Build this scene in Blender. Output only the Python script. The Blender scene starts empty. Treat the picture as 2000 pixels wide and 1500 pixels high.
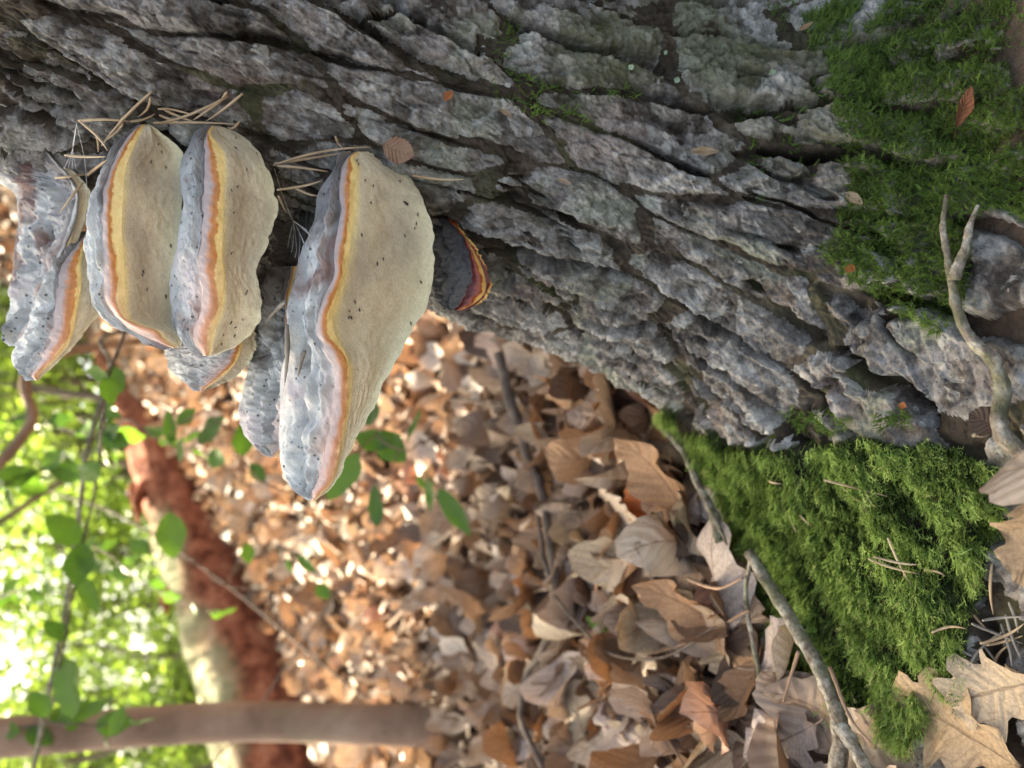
import bpy, math, random
import numpy as np
from mathutils import Vector, Matrix

rng = np.random.default_rng(7)
random.seed(7)
S = bpy.context.scene
COL = S.collection

# ------------------------------------------------------------------ camera, sky, sun, exposure
FPX = 1511.0                       # focal length in photograph pixels (photograph 2000 x 1500, shot with the phone on its side)
PITCH = math.radians(16.6)
CAM = np.array([0.0, 0.0, 0.40])
FW = np.array([0, math.cos(PITCH), -math.sin(PITCH)])
RT = np.array([1.0, 0, 0])
UP = np.array([0, math.sin(PITCH), math.cos(PITCH)])
cd = bpy.data.cameras.new('camera'); cam = bpy.data.objects.new('camera', cd); COL.objects.link(cam)
cd.sensor_fit = 'HORIZONTAL'; cd.sensor_width = 36.0; cd.lens = 36.0 * FPX / 2000
cd.clip_start = 0.01; cd.clip_end = 2000
cd.dof.use_dof = True; cd.dof.focus_distance = 0.48; cd.dof.aperture_fstop = 5.4
M = Matrix.Identity(4)
for i in range(3):
    M[i][0] = -UP[i]; M[i][1] = RT[i]; M[i][2] = -FW[i]; M[i][3] = CAM[i]
cam.matrix_world = M
S.camera = cam

SUN_EL, SUN_AZ = math.radians(52), math.radians(-42)      # azimuth from +Y towards +X
SUND = np.array([math.sin(SUN_AZ) * math.cos(SUN_EL), math.cos(SUN_AZ) * math.cos(SUN_EL), math.sin(SUN_EL)])
w = bpy.data.worlds.new('World'); S.world = w; w.use_nodes = True
wn = w.node_tree.nodes; sky = wn.new('ShaderNodeTexSky'); sky.sky_type = 'NISHITA'; sky.sun_disc = False
sky.sun_elevation = SUN_EL; sky.sun_rotation = SUN_AZ; sky.dust_density = 5.0; sky.air_density = 1.0; sky.ozone_density = 0.5
w.node_tree.links.new(sky.outputs[0], wn['Background'].inputs[0]); wn['Background'].inputs[1].default_value = 0.075
sl = bpy.data.lights.new('sun', 'SUN'); sl.energy = 4.5; sl.angle = math.radians(0.53); sl.color = (1, 0.95, 0.86)
so = bpy.data.objects.new('sun', sl); COL.objects.link(so)
so.rotation_mode = 'QUATERNION'; so.rotation_quaternion = Vector(SUND).to_track_quat('Z', 'Y')
S.view_settings.view_transform = 'Standard'; S.view_settings.look = 'None'
S.view_settings.exposure = 3.1; S.view_settings.gamma = 1.0
S.view_settings.use_white_balance = True; S.view_settings.white_balance_temperature = 8000; S.view_settings.white_balance_tint = 5   # the phone's white balance for open shade
try: S.view_settings.use_curve_mapping = False
except Exception: pass
S.render.engine = 'CYCLES'; S.cycles.max_bounces = 6; S.cycles.diffuse_bounces = 3; S.cycles.glossy_bounces = 2; S.cycles.transmission_bounces = 4

# ------------------------------------------------------------------ small maths
def proj(P):
    q = np.asarray(P, float) - CAM; d = q @ FW
    return 1000 - (q @ UP) / d * FPX, 750 - (q @ RT) / d * FPX, d
def unproj(x, y, d):
    x = np.asarray(x, float); y = np.asarray(y, float); d = np.asarray(d, float)
    a = (750 - y) * d / FPX; b = (1000 - x) * d / FPX
    return CAM + d[..., None] * FW + a[..., None] * RT + b[..., None] * UP
def hsh(ix, iy, iz, s):
    n = (ix.astype(np.int64) * 374761393 + iy.astype(np.int64) * 668265263 + iz.astype(np.int64) * 1440662683 + s * 974634541) & 0xFFFFFFFF
    n = ((n ^ (n >> 13)) * 1274126177) & 0xFFFFFFFF
    n = ((n ^ (n >> 15)) * 2246822519) & 0xFFFFFFFF
    return ((n ^ (n >> 16)) & 0xFFFFFF) / float(0xFFFFFF)
def vn(x, y, z, s=0):
    fx, fy, fz = np.floor(x), np.floor(y), np.floor(z); tx, ty, tz = x - fx, y - fy, z - fz
    tx = tx * tx * (3 - 2 * tx); ty = ty * ty * (3 - 2 * ty); tz = tz * tz * (3 - 2 * tz)
    r = 0
    for dx in (0, 1):
        for dy in (0, 1):
            for dz in (0, 1):
                r = r + hsh(fx + dx, fy + dy, fz + dz, s) * (tx if dx else 1 - tx) * (ty if dy else 1 - ty) * (tz if dz else 1 - tz)
    return r
def vn2(x, y, s=0):
    fx, fy = np.floor(x), np.floor(y); tx, ty = x - fx, y - fy
    tx = tx * tx * (3 - 2 * tx); ty = ty * ty * (3 - 2 * ty); z = np.zeros_like(fx); r = 0
    for dx in (0, 1):
        for dy in (0, 1):
            r = r + hsh(fx + dx, fy + dy, z, s) * (tx if dx else 1 - tx) * (ty if dy else 1 - ty)
    return r
def fbm2(x, y, o=4, s=0, g=0.5):
    r = 0; a = 1; t = 0
    for i in range(o):
        r = r + a * vn2(x * 2**i + 17.3 * i, y * 2**i - 9.1 * i, s + i); t += a; a *= g
    return r / t
def fbm3(P, sc, o=4, s=0, g=0.5):
    r = 0; a = 1; t = 0
    for i in range(o):
        k = sc * 2**i
        r = r + a * vn(P[..., 0] * k + 3.7 * i, P[..., 1] * k + 1.3 * i, P[..., 2] * k - 5.1 * i, s + i); t += a; a *= g
    return r / t
def sst(a, b, x):
    t = np.clip((x - a) / (b - a), 0, 1); return t * t * (3 - 2 * t)
def voro(x, y, s=0, jit=0.9):
    fx, fy = np.floor(x), np.floor(y); f1 = np.full(x.shape, 9.0); f2 = np.full(x.shape, 9.0); idd = np.zeros(x.shape, np.int64)
    z = np.zeros_like(fx)
    for dx in (-1, 0, 1):
        for dy in (-1, 0, 1):
            cx, cy = fx + dx, fy + dy
            px = cx + 0.5 + jit * (hsh(cx, cy, z, s) - .5); py = cy + 0.5 + jit * (hsh(cx, cy, z, s + 1) - .5)
            d = np.hypot(x - px, y - py); k = ((cx + 500) * 1000 + (cy + 500)).astype(np.int64)
            c = d < f1; c2 = ~c & (d < f2)
            bx = np.where(c, ax_, np.where(c2, px, bx)) if dx + dy > -2 else px; by = np.where(c, ay_, np.where(c2, py, by)) if dx + dy > -2 else py
            ax_ = np.where(c, px, ax_) if dx + dy > -2 else px; ay_ = np.where(c, py, ay_) if dx + dy > -2 else py
            f2 = np.where(c, f1, np.minimum(f2, d)); idd = np.where(c, k, idd); f1 = np.where(c, d, f1)
    return f1, f2, idd, ax_ - bx, ay_ - by
def nrm(v): return v / (np.linalg.norm(v, axis=-1, keepdims=True) + 1e-12)
def spline(P, n):
    P = np.asarray(P, float); m = len(P)
    if m < 3: return P[0] + (P[-1] - P[0]) * np.linspace(0, 1, n)[:, None]
    Q = np.vstack([2 * P[0] - P[1], P, 2 * P[-1] - P[-2]]); t = np.linspace(0, m - 1 - 1e-9, n); i = t.astype(int); u = (t - i)[:, None]
    a, b, c, d = Q[i], Q[i + 1], Q[i + 2], Q[i + 3]
    return 0.5 * (2 * b + (c - a) * u + (2 * a - 5 * b + 4 * c - d) * u**2 + (3 * b - a - 3 * c + d) * u**3)

# ------------------------------------------------------------------ mesh helpers
def mesh(name, V, Fc, mat=None, smooth=True, attrs=None, uv=None):
    V = np.ascontiguousarray(V, np.float32); Fc = np.ascontiguousarray(Fc, np.int32)
    me = bpy.data.meshes.new(name); n, k = Fc.shape
    me.vertices.add(len(V)); me.vertices.foreach_set('co', V.ravel())
    me.loops.add(n * k); me.loops.foreach_set('vertex_index', Fc.ravel())
    me.polygons.add(n); me.polygons.foreach_set('loop_start', np.arange(0, n * k, k, dtype=np.int32))
    me.update(calc_edges=True)
    me.polygons.foreach_set('use_smooth', np.full(n, smooth, bool))
    for a, v in (attrs or {}).items():
        at = me.attributes.new(a, 'FLOAT', 'POINT'); at.data.foreach_set('value', np.ascontiguousarray(v, np.float32))
    if uv is not None:
        at = me.attributes.new('luv', 'FLOAT_VECTOR', 'POINT')
        at.data.foreach_set('vector', np.ascontiguousarray(np.column_stack([uv, np.zeros(len(uv))]), np.float32).ravel())
    if mat: me.materials.append(mat)
    me.update(); return me
def link(name, me, parent=None, loc=None, label=None, cat=None, group=None, kind=None, rot=None):
    o = bpy.data.objects.new(name, me); COL.objects.link(o)
    if loc is not None: o.location = tuple(loc)
    if rot is not None: o.rotation_mode = 'QUATERNION'; o.rotation_quaternion = rot
    if parent is not None:
        o.parent = parent
    if label: o['label'] = label
    if cat: o['category'] = cat
    if group: o['group'] = group
    if kind: o['kind'] = kind
    return o
def thing(name, loc, label, cat, group=None): return link(name, None, None, loc, label, cat, group)
def grid_faces(n, m, wrap=False):
    i, j = np.meshgrid(np.arange(n - 1), np.arange(m if wrap else m - 1), indexing='ij'); j2 = (j + 1) % m
    return np.stack([i * m + j, i * m + j2, (i + 1) * m + j2, (i + 1) * m + j], -1).reshape(-1, 4)
def tube(P, r, sides=8, n=None, rough=0.0, seed=0, sm=True):
    """closed tapered tube along a polyline; returns V, quads"""
    P = np.asarray(P, float); r = np.asarray(r, float)
    if n: 
        rr = np.interp(np.linspace(0, 1, n), np.linspace(0, 1, len(r)), r); P = spline(P, n); r = rr
    n = len(P); T = nrm(np.gradient(P, axis=0)); a = np.array([0.31, 0.5, 0.81])
    N = np.zeros_like(P); nn = nrm(np.cross(T[0], a))
    for i in range(n):
        nn = nrm(nn - T[i] * (nn @ T[i])); N[i] = nn
    B = np.cross(T, N); th = np.linspace(0, 2 * math.pi, sides, endpoint=False)
    rad = r[:, None] * np.ones(sides)
    if rough:
        L = np.arange(n)[:, None] * 0.45 + 0 * th; rad = rad * (1 + rough * (vn(L + seed * 7, np.cos(th) * 1.6 + 0 * L + 9, np.sin(th) * 1.6 + 0 * L, seed) - .5) * 2)
    V = P[:, None] + rad[..., None] * (np.cos(th)[:, None] * N[:, None] + np.sin(th)[:, None] * B[:, None])
    V = V.reshape(-1, 3); Fc = grid_faces(n, sides, True)
    c0, c1 = len(V), len(V) + 1; V = np.vstack([V, P[0], P[-1]])
    k = np.arange(sides); k2 = (k + 1) % sides; b = (n - 1) * sides
    caps = np.vstack([np.stack([np.full(sides, c0), k2, k, np.full(sides, c0)], -1), np.stack([np.full(sides, c1), b + k, b + k2, np.full(sides, c1)], -1)])
    return V, Fc, caps[:, :3]
def tubes_mesh(name, items, mat, attrs=None):
    """items: (V, quads, tris) -> one mesh made of triangles"""
    VV, FF, o = [], [], 0
    for V, q, t in items:
        VV.append(V); FF.append(np.vstack([q[:, [0, 1, 2]], q[:, [0, 2, 3]], t]) + o); o += len(V)
    return mesh(name, np.vstack(VV), np.vstack(FF), mat)
def rel(V, o): return np.asarray(V) - np.asarray(o)

# ------------------------------------------------------------------ materials
class MT:
    def __init__(s, name, rough=0.8, spec=0.3):
        s.m = bpy.data.materials.new(name); s.m.use_nodes = True; s.t = s.m.node_tree; s.b = s.t.nodes['Principled BSDF']
        s.b.inputs['Roughness'].default_value = rough; s.b.inputs['Specular IOR Level'].default_value = spec; s.out = s.t.nodes['Material Output']
    def n(s, ty, **kw):
        x = s.t.nodes.new(ty)
        for k, v in kw.items():
            if hasattr(x, k): setattr(x, k, v)
        return x
    def l(s, a, b): s.t.links.new(a, b); return s
    def co(s, obj=False, scale=(1, 1, 1)):
        if obj: o = s.n('ShaderNodeTexCoord').outputs['Object']
        else: o = s.n('ShaderNodeNewGeometry').outputs['Position']
        if scale != (1, 1, 1):
            mp = s.n('ShaderNodeMapping'); mp.inputs['Scale'].default_value = scale; s.l(o, mp.inputs['Vector']); o = mp.outputs[0]
        return o
    def noise(s, scale, detail=4, co=None, rough=0.55, dist=0.0):
        x = s.n('ShaderNodeTexNoise'); x.inputs['Scale'].default_value = scale; x.inputs['Detail'].default_value = detail
        x.inputs['Roughness'].default_value = rough; x.inputs['Distortion'].default_value = dist
        s.l(co if co is not None else s.co(), x.inputs['Vector']); return x.outputs['Fac']
    def vor(s, scale, co=None, feat='F1'):
        x = s.n('ShaderNodeTexVoronoi'); x.feature = feat; x.inputs['Scale'].default_value = scale
        s.l(co if co is not None else s.co(), x.inputs['Vector']); return x.outputs['Distance']
    def attr(s, name, vec=False):
        x = s.n('ShaderNodeAttribute'); x.attribute_name = name; return x.outputs['Vector' if vec else 'Fac']
    def ramp(s, fac, stops, interp='LINEAR'):
        x = s.n('ShaderNodeValToRGB'); e = x.color_ramp.elements; x.color_ramp.interpolation = interp
        while len(e) < len(stops): e.new(0.5)
        for q, (p, c) in zip(e, stops): q.position = p; q.color = (c[0], c[1], c[2], 1) if len(c) == 3 else c
        s.l(fac, x.inputs[0]); return x.outputs[0]
    def mix(s, fac, a, b, mode='MIX'):
        x = s.n('ShaderNodeMix'); x.data_type = 'RGBA'; x.blend_type = mode
        for v, i in ((fac, 0), (a, 6), (b, 7)):
            if isinstance(v, (int, float)): x.inputs[i].default_value = v
            elif isinstance(v, tuple): x.inputs[i].default_value = (*v, 1)
            else: s.l(v, x.inputs[i])
        return x.outputs[2]
    def math(s, op, a, b=0.0, c=0.0):
        x = s.n('ShaderNodeMath'); x.operation = op
        for i, v in enumerate((a, b, c)):
            if isinstance(v, (int, float)): x.inputs[i].default_value = v
            else: s.l(v, x.inputs[i])
        return x.outputs[0]
    def thr(s, fac, a, b):
        x = s.n('ShaderNodeMapRange'); x.interpolation_type = 'SMOOTHSTEP'; x.inputs[1].default_value = a; x.inputs[2].default_value = b
        s.l(fac, x.inputs[0]); return x.outputs[0]
    def base(s, c):
        if isinstance(c, tuple): s.b.inputs['Base Color'].default_value = (*c, 1)
        else: s.l(c, s.b.inputs['Base Color'])
    def bump(s, h, dist=0.001, st=1.0, prev=None):
        x = s.n('ShaderNodeBump'); x.inputs['Distance'].default_value = dist; x.inputs['Strength'].default_value = st; s.l(h, x.inputs['Height'])
        if prev is not None: s.l(prev, x.inputs['Normal'])
        s.l(x.outputs[0], s.b.inputs['Normal']); return x.outputs[0]
    def transl(s, col, fac):
        tr = s.n('ShaderNodeBsdfTranslucent'); mx = s.n('ShaderNodeMixShader'); mx.inputs[0].default_value = fac
        if isinstance(col, tuple): tr.inputs[0].default_value = (*col, 1)
        else: s.l(col, tr.inputs[0])
        s.l(s.b.outputs[0], mx.inputs[1]); s.l(tr.outputs[0], mx.inputs[2]); s.l(mx.outputs[0], s.out.inputs['Surface'])

def mat_bark():
    m = MT('grey_bark', 0.88, 0.2); n1 = m.noise(30, 6, rough=0.7); f = m.attr('flk'); k = m.math('ADD', m.math('MULTIPLY', n1, .6), m.math('MULTIPLY', f, .4))
    c = m.ramp(k, [(0.30, (.05, .041, .036)), (0.43, (.14, .125, .115)), (0.55, (.25, .235, .225)), (0.70, (.42, .405, .39))])
    n2 = m.noise(15, 5, dist=0.6); c = m.mix(m.math('MULTIPLY', m.thr(n2, .52, .64), .6), c, (.30, .315, .255))      # grey-green lichen crust
    n3 = m.noise(11, 6, rough=.65); c = m.mix(m.math('MULTIPLY', m.thr(n3, .53, .66), .6), c, (.20, .14, .11))       # brown where the scales have come off
    n5 = m.noise(22, 5); c = m.mix(m.math('MULTIPLY', m.thr(n5, .56, .66), .55), c, (.32, .285, .275))
    n4 = m.noise(130, 6, rough=0.75); c = m.mix(.85, c, m.ramp(n4, [(.30, (.28, .26, .25)), (.50, (.90, .90, .90)), (.68, (1.5, 1.48, 1.45))]), 'MULTIPLY')
    n6 = m.noise(45, 5, dist=1.2); c = m.mix(m.math('MULTIPLY', m.thr(n6, .60, .66), .55), c, (.46, .46, .43))
    c = m.mix(m.math('MULTIPLY', m.math('SUBTRACT', 1.0, m.thr(m.vor(240), .10, .22)), .6), c, (.05, .042, .038))
    c = m.mix(m.math('MULTIPLY', m.thr(m.attr('green'), .1, .9), .62), c, (.095, .105, .042))
    c = m.mix(m.thr(m.attr('green'), 1.3, 1.9), c, (.045, .055, .02))                  # darker brown-green bark under the moss cushion
    m.base(c)
    h = m.math('ADD', m.noise(300, 6, rough=.75), m.math('MULTIPLY', m.vor(260), .5)); m.bump(h, .0022, .95); return m.m
def mat_inner():
    m = MT('inner_bark', 0.9, 0.2); c = m.ramp(m.noise(40, 5), [(.3, (.022, .017, .013)), (.55, (.065, .05, .038)), (.75, (.14, .115, .092))])
    c = m.mix(m.math('MULTIPLY', m.thr(m.noise(11, 4), .5, .65), .5), c, (.07, .08, .035)); m.base(c); m.bump(m.noise(260, 5, rough=.7), .002, .9); return m.m
def mat_cap(dark=0.0, name='fungus_cap'):
    m = MT(name, 0.82, 0.18); t = m.attr('along'); z = m.attr('zone')
    n = m.noise(34, 5, dist=.4); c = m.ramp(n, [(.28, (.20, .20, .215)), (.42, (.38, .39, .395)), (.58, (.55, .56, .56)), (.72, (.68, .69, .67))])
    c = m.mix(m.math('MULTIPLY', m.thr(m.noise(17, 3), .53, .68), .7), c, (.52, .44, .45))                           # pinkish bloom
    c = m.mix(m.math('MULTIPLY', m.thr(m.noise(24, 4, dist=.8), .57, .70), .75), c, (.145, .115, .11))               # worn sooty patches
    g = m.math('MULTIPLY', m.thr(z, .60, 1.0), m.thr(m.math('SUBTRACT', .75, t), .0, .5)); c = m.mix(m.math('MULTIPLY', g, .85), c, (.12, .11, .12)); c = m.mix(m.math('MULTIPLY', m.thr(m.math('SUBTRACT', .30, t), .0, .25), .8), c, (.13, .12, .125))
    p = m.math('MULTIPLY', m.thr(z, .72, 1.0), m.thr(t, .45, .8)); c = m.mix(m.math('MULTIPLY', p, .7), c, (.60, .42, .37))
    v = m.vor(185); c = m.mix(m.math('MULTIPLY', m.math('MULTIPLY', m.math('SUBTRACT', 1.0, m.thr(v, .10, .24)), m.thr(m.noise(60, 3), .40, .52)), .9), c, (.085, .085, .095))   # little dark pits
    c = m.mix(m.math('MULTIPLY', m.thr(m.noise(13, 4, dist=.6), .58, .68), .8), c, (.17, .085, .07))                   # worn reddish-black crust
    if dark: c = m.mix(dark, c, (.035, .03, .034))
    m.base(c); b = m.bump(m.noise(70, 4), .004, .4); m.bump(m.math('ADD', m.noise(430, 4, rough=.7), m.math('MULTIPLY', m.thr(v, .05, .25), 1.2)), .0010, .8, b); return m.m
def mat_rim(name, a, b_, c_, gloss=.32, pink=.38):
    m = MT(name, gloss, 0.5); n = m.noise(45, 4); z = m.attr('zone')
    k = m.math('ADD', z, m.math('ADD', m.math('MULTIPLY', m.math('SUBTRACT', n, .5), .5), m.math('MULTIPLY', m.math('SUBTRACT', m.noise(170, 5, rough=.65), .5), .40))); c = m.ramp(k, [(.0, a), (.24, a), (.38, tuple(.35 * p + .65 * q for p, q in zip(a, b_))), (.48, tuple(.82 * q for q in b_)), (.66, b_), (.74, c_), (1.0, c_)])
    t = m.attr('along'); c = m.mix(m.math('MULTIPLY', m.thr(m.math('ADD', t, m.math('MULTIPLY', n, .3)), .62, 1.15), pink), c, (.70, .42, .37))
    c = m.mix(.4, c, m.ramp(m.noise(150, 4), [(.3, (.6, .55, .5)), (.6, (1.05, 1.05, 1.05))]), 'MULTIPLY')
    m.base(c); m.bump(m.noise(230, 4), .0012, .6); return m.m
def mat_pore():
    m = MT('pore_surface', 0.78, 0.25); z = m.attr('zone'); k = m.math('ADD', z, m.math('MULTIPLY', m.math('SUBTRACT', m.noise(28, 4), .5), .07))
    c = m.ramp(k, [(0.0, (.90, .66, .27)), (.045, (.88, .70, .36)), (.11, (.73, .62, .45)), (.5, (.70, .59, .425)), (.80, (.74, .66, .48)), (.92, (.86, .82, .60)), (1.0, (.90, .87, .66))])
    c = m.mix(m.math('MULTIPLY', m.thr(m.noise(15, 5, dist=.7), .45, .68), .75), c, (.44, .37, .29))
    c = m.mix(m.math('MULTIPLY', m.thr(m.noise(55, 5), .52, .75), .3), c, (.36, .30, .22)); c = m.mix(.45, c, m.ramp(m.noise(420, 3, rough=.6), [(.3, (.72, .70, .66)), (.62, (1.06, 1.06, 1.06))]), 'MULTIPLY')
    m.base(c); b = m.bump(m.noise(75, 4), .0015, .5); m.bump(m.vor(1500), .0006, .5, b); return m.m
def mat_moss(dark=False):
    m = MT('moss_dark' if dark else 'moss', 0.7, 0.25); t = m.attr('tint')
    if dark: c = m.ramp(t, [(0, (.04, .06, .014)), (.5, (.095, .165, .032)), (.85, (.17, .27, .06)), (1, (.25, .23, .10))])
    else: c = m.ramp(t, [(0, (.055, .085, .024)), (.30, (.18, .28, .070)), (.58, (.32, .46, .135)), (.85, (.44, .58, .20)), (1, (.54, .52, .25))])
    m.base(c); m.transl(c, .40); return m.m
def mat_dry(obj, pal, name, vein=True):
    m = MT(name, 0.5, 0.45)
    if obj: r = m.n('ShaderNodeObjectInfo').outputs['Random']
    else: r = m.attr('tint')
    c = m.ramp(r, pal); uv = m.attr('luv', True); sp = m.n('ShaderNodeSeparateXYZ'); m.l(uv, sp.inputs[0]); av = m.math('ABSOLUTE', sp.outputs[1])
    nco = m.co(True) if obj else m.co(); c = m.mix(.6, c, m.ramp(m.noise(38, 5, nco), [(.3, (.52, .45, .40)), (.55, (1, 1, 1)), (.75, (1.25, 1.2, 1.15))]), 'MULTIPLY')
    c = m.mix(m.math('MULTIPLY', m.thr(m.noise(85, 3, nco), .63, .70), .6), c, (.10, .06, .035))
    ph = m.math('SINE', m.math('SUBTRACT', m.math('MULTIPLY', sp.outputs[0], 50.0), m.math('MULTIPLY', av, 11.0)))
    mid = m.math('SUBTRACT', 1.0, m.thr(av, .015, .06)); side = m.thr(ph, .86, 1.0); vv = m.math('MAXIMUM', mid, m.math('MULTIPLY', side, .55))
    if vein: c = m.mix(m.math('MULTIPLY', vv, .45), c, (.17, .09, .05))
    m.base(c); b = m.bump(m.math('ADD', m.math('MULTIPLY', ph, .5), mid), .0012, .8); m.bump(m.noise(160, 4, nco), .0012, .6, b); m.transl(m.mix(1.0, c, (1.0, .78, .60), 'MULTIPLY'), .15); return m.m
def mat_leafgreen(name, a, b_, obj=False, tr=.5):
    m = MT(name, 0.42, 0.4); r = m.n('ShaderNodeObjectInfo').outputs['Random'] if obj else m.attr('tint'); c = m.ramp(r, [(0, a), (1, b_)])
    m.base(c); m.transl(m.mix(1.0, c, (1.25, 1.3, .6), 'MULTIPLY'), tr); return m.m
def mat_noise(name, stops, scale=30, rough=.85, bump=.002, bscale=150, extra=None, spec=.25, stretch=(1, 1, 1)):
    m = MT(name, rough, spec); co = m.co(False, stretch); c = m.ramp(m.noise(scale, 6, co, rough=.6), stops)
    if extra: c = m.mix(m.math('MULTIPLY', m.thr(m.noise(extra[0], 4, co), extra[1], extra[2]), extra[4]), c, extra[3])
    m.base(c); m.bump(m.noise(bscale, 5, co), bump, .8); return m.m
BARK, INNER = mat_bark(), mat_inner()
CAP, CAPD = mat_cap(), mat_cap(.82, 'sooty_cap')
RIM = mat_rim('orange_rim', (.42, .34, .33), (.60, .215, .045), (.92, .66, .27))
RIMR = mat_rim('red_rim', (.10, .015, .012), (.30, .05, .02), (.72, .42, .13), .25, 0.0)
PORE = mat_pore(); MOSS, MOSSD = mat_moss(), mat_moss(True)
BEECH = [(0, (.07, .042, .032)), (.18, (.20, .125, .088)), (.35, (.34, .24, .18)), (.52, (.47, .375, .30)), (.66, (.34, .205, .135)), (.82, (.46, .37, .30)), (.94, (.60, .50, .44)), (1, (.42, .13, .055))]
DRY_O, DRY_S = mat_dry(True, BEECH, 'dry_leaf'), mat_dry(False, BEECH, 'dry_litter')
OAK = mat_dry(True, [(0, (.47, .31, .18)), (.5, (.56, .42, .28)), (1, (.62, .49, .36))], 'oak_leaf')
FLAKE = mat_dry(True, [(0, (.42, .25, .17)), (1, (.42, .25, .17))], 'bark_flake', False)
RUST = mat_dry(True, [(0, (.24, .09, .045)), (1, (.24, .09, .045))], 'bud_scale', False)
ORANGE = mat_dry(True, [(0, (.55, .15, .04)), (1, (.60, .20, .06))], 'orange_leaf')
SOIL = mat_noise('forest_soil', [(.3, (.022, .016, .012)), (.55, (.065, .047, .035)), (.75, (.13, .095, .07))], 45, .95, .006, 120)
TWIG = mat_noise('twig_bark', [(.32, (.06, .045, .034)), (.5, (.20, .165, .13)), (.66, (.40, .37, .32))], 110, .85, .004, 300, (35, .5, .62, (.11, .115, .06), .6))
TWIGD = mat_noise('dark_twig', [(.3, (.045, .033, .028)), (.7, (.15, .11, .09))], 60, .75, .001, 240)
TWIGB = mat_noise('brown_twig', [(.3, (.13, .075, .05)), (.7, (.30, .19, .13))], 40, .75, .001, 240)
NEEDLE = mat_noise('dry_needle', [(.3, (.26, .16, .085)), (.5, (.42, .30, .19)), (.7, (.55, .44, .32))], 25, .55, .0004, 400, spec=.4)
NEEDG = mat_noise('grey_needle', [(.3, (.14, .125, .11)), (.7, (.36, .32, .28))], 25, .7, .0004, 400)
def mat_log():
    m = MT('rotten_red_wood', .9, .2); c = m.ramp(m.noise(11, 6, rough=.7), [(.30, (.045, .014, .010)), (.43, (.15, .045, .026)), (.55, (.30, .105, .062)), (.72, (.42, .20, .13))]); c2 = m.ramp(m.noise(9, 5), [(.3, (.15, .15, .085)), (.55, (.29, .285, .17)), (.75, (.42, .40, .28))])
    m.base(m.mix(m.attr('pale'), c, c2)); m.bump(m.noise(26, 5), .012, .8); return m.m
LOGM = mat_log()
LOGC = mat_noise('pale_log_bark', [(.3, (.15, .15, .085)), (.55, (.29, .285, .17)), (.75, (.42, .40, .28))], 9, .85, .006, 40)
SMOOTHB = mat_noise('young_tree_bark', [(.3, (.17, .105, .075)), (.55, (.29, .185, .135)), (.75, (.38, .28, .21))], 9, .75, .002, 60, (3, .5, .65, (.32, .31, .20), .5))
GREYB = mat_noise('background_bark', [(.3, (.10, .085, .07)), (.6, (.21, .185, .155)), (.8, (.30, .29, .25))], 8, .85, .004, 40)
GREEN_O = mat_leafgreen('sapling_leaf', (.060, .135, .030), (.115, .225, .045), True, .45)
GREEN_S = mat_leafgreen('beech_foliage', (.085, .15, .05), (.26, .36, .11), False, .55)
LICHEN = mat_noise('lichen', [(.3, (.17, .24, .17)), (.7, (.29, .38, .28))], 300, .85, .001, 600)
WEB = MT('spider_silk', .4, .5); WEB.base((.75, .75, .78)); WEB = WEB.m
GNAT = MT('gnat_black', .45, .4); GNAT.base((.022, .016, .014)); GNAT = GNAT.m

# ------------------------------------------------------------------ ground
def terrain(x, y):
    x = np.asarray(x, float); y = np.asarray(y, float)
    z = -.014 + .022 * sst(-.22, .0, x) * sst(.60, .34, y)
    rise = np.clip(.56 * (x + 2.15), 0, None); rise = np.where(rise > 3, 3 + .15 * (rise - 3), rise)
    rise = rise + .75 * np.clip(x - .15, 0, 2.5); bank = rise * sst(1.3, 5.6, y)
    z = z + bank + .05 * (fbm2(x * 1.1 + 40, y * 1.1 + 40, 3, 5) - .5) * sst(.8, 2.2, y) + .02 * (fbm2(x * 5 + 40, y * 5 + 40, 3, 6) - .5) * sst(.5, .9, np.hypot(x + .0, y - .4))
    far = np.hypot(x, y); return z + .10 * np.clip(y - 6, 0, 60) * 1.0
gx = np.concatenate([-np.geomspace(400, 3.2, 24), np.linspace(-3, 3, 121), np.geomspace(3.2, 400, 24)])
gy = np.concatenate([-np.geomspace(400, 1.2, 18), np.linspace(-1, 7, 161), np.geomspace(7.3, 500, 30)])
GX, GY = np.meshgrid(gx, gy, indexing='xy'); GV = np.stack([GX, GY, terrain(GX, GY) - .012], -1).reshape(-1, 3)
link('ground', mesh('ground', GV, grid_faces(len(gy), len(gx)), SOIL), kind='structure')

# ------------------------------------------------------------------ the big tree trunk
K = dict(R=.1404, fl=.0588, fz=.1743, A=.1676, c=216.86, w=37.43, zl=.0285, A2=.0539, c2=278.55, w2=45.5, zl2=.028, ax=.151, lx=.2546, ay=.624, ly=.0708)
def trad(th, z):
    zz = np.maximum(z, -.018); lob = lambda c, w_: np.exp(-(((np.degrees(th) - c + 180) % 360 - 180) / w_)**2)
    return K['R'] + K['fl'] * np.exp(-zz / K['fz']) + K['A'] * lob(K['c'], K['w']) * np.exp(-zz / K['zl']) + K['A2'] * lob(K['c2'], K['w2']) * np.exp(-zz / K['zl2'])
def tsurf(th, z):
    r = trad(th, z); return np.stack([K['ax'] + K['lx'] * z + r * np.cos(th), K['ay'] + K['ly'] * z + r * np.sin(th), z + 0 * r], -1)
def footprint(x, y):      # signed distance-ish: >0 outside the trunk foot
    dx, dy = x - K['ax'], y - K['ay']; return np.hypot(dx, dy) - trad(np.arctan2(dy, dx), np.full(np.shape(x), -.012))
NT = 640
thv = np.radians(np.linspace(148, 316, NT)); NB = 60; thb = np.radians(np.linspace(316, 508, NB + 2)[1:-1]); ths = np.concatenate([thv, thb])
zf = np.concatenate([np.linspace(-.05, .16, 420), np.linspace(.162, .74, 260)])
NS = 860; ZZ = np.zeros((NS, len(ths)))
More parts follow.
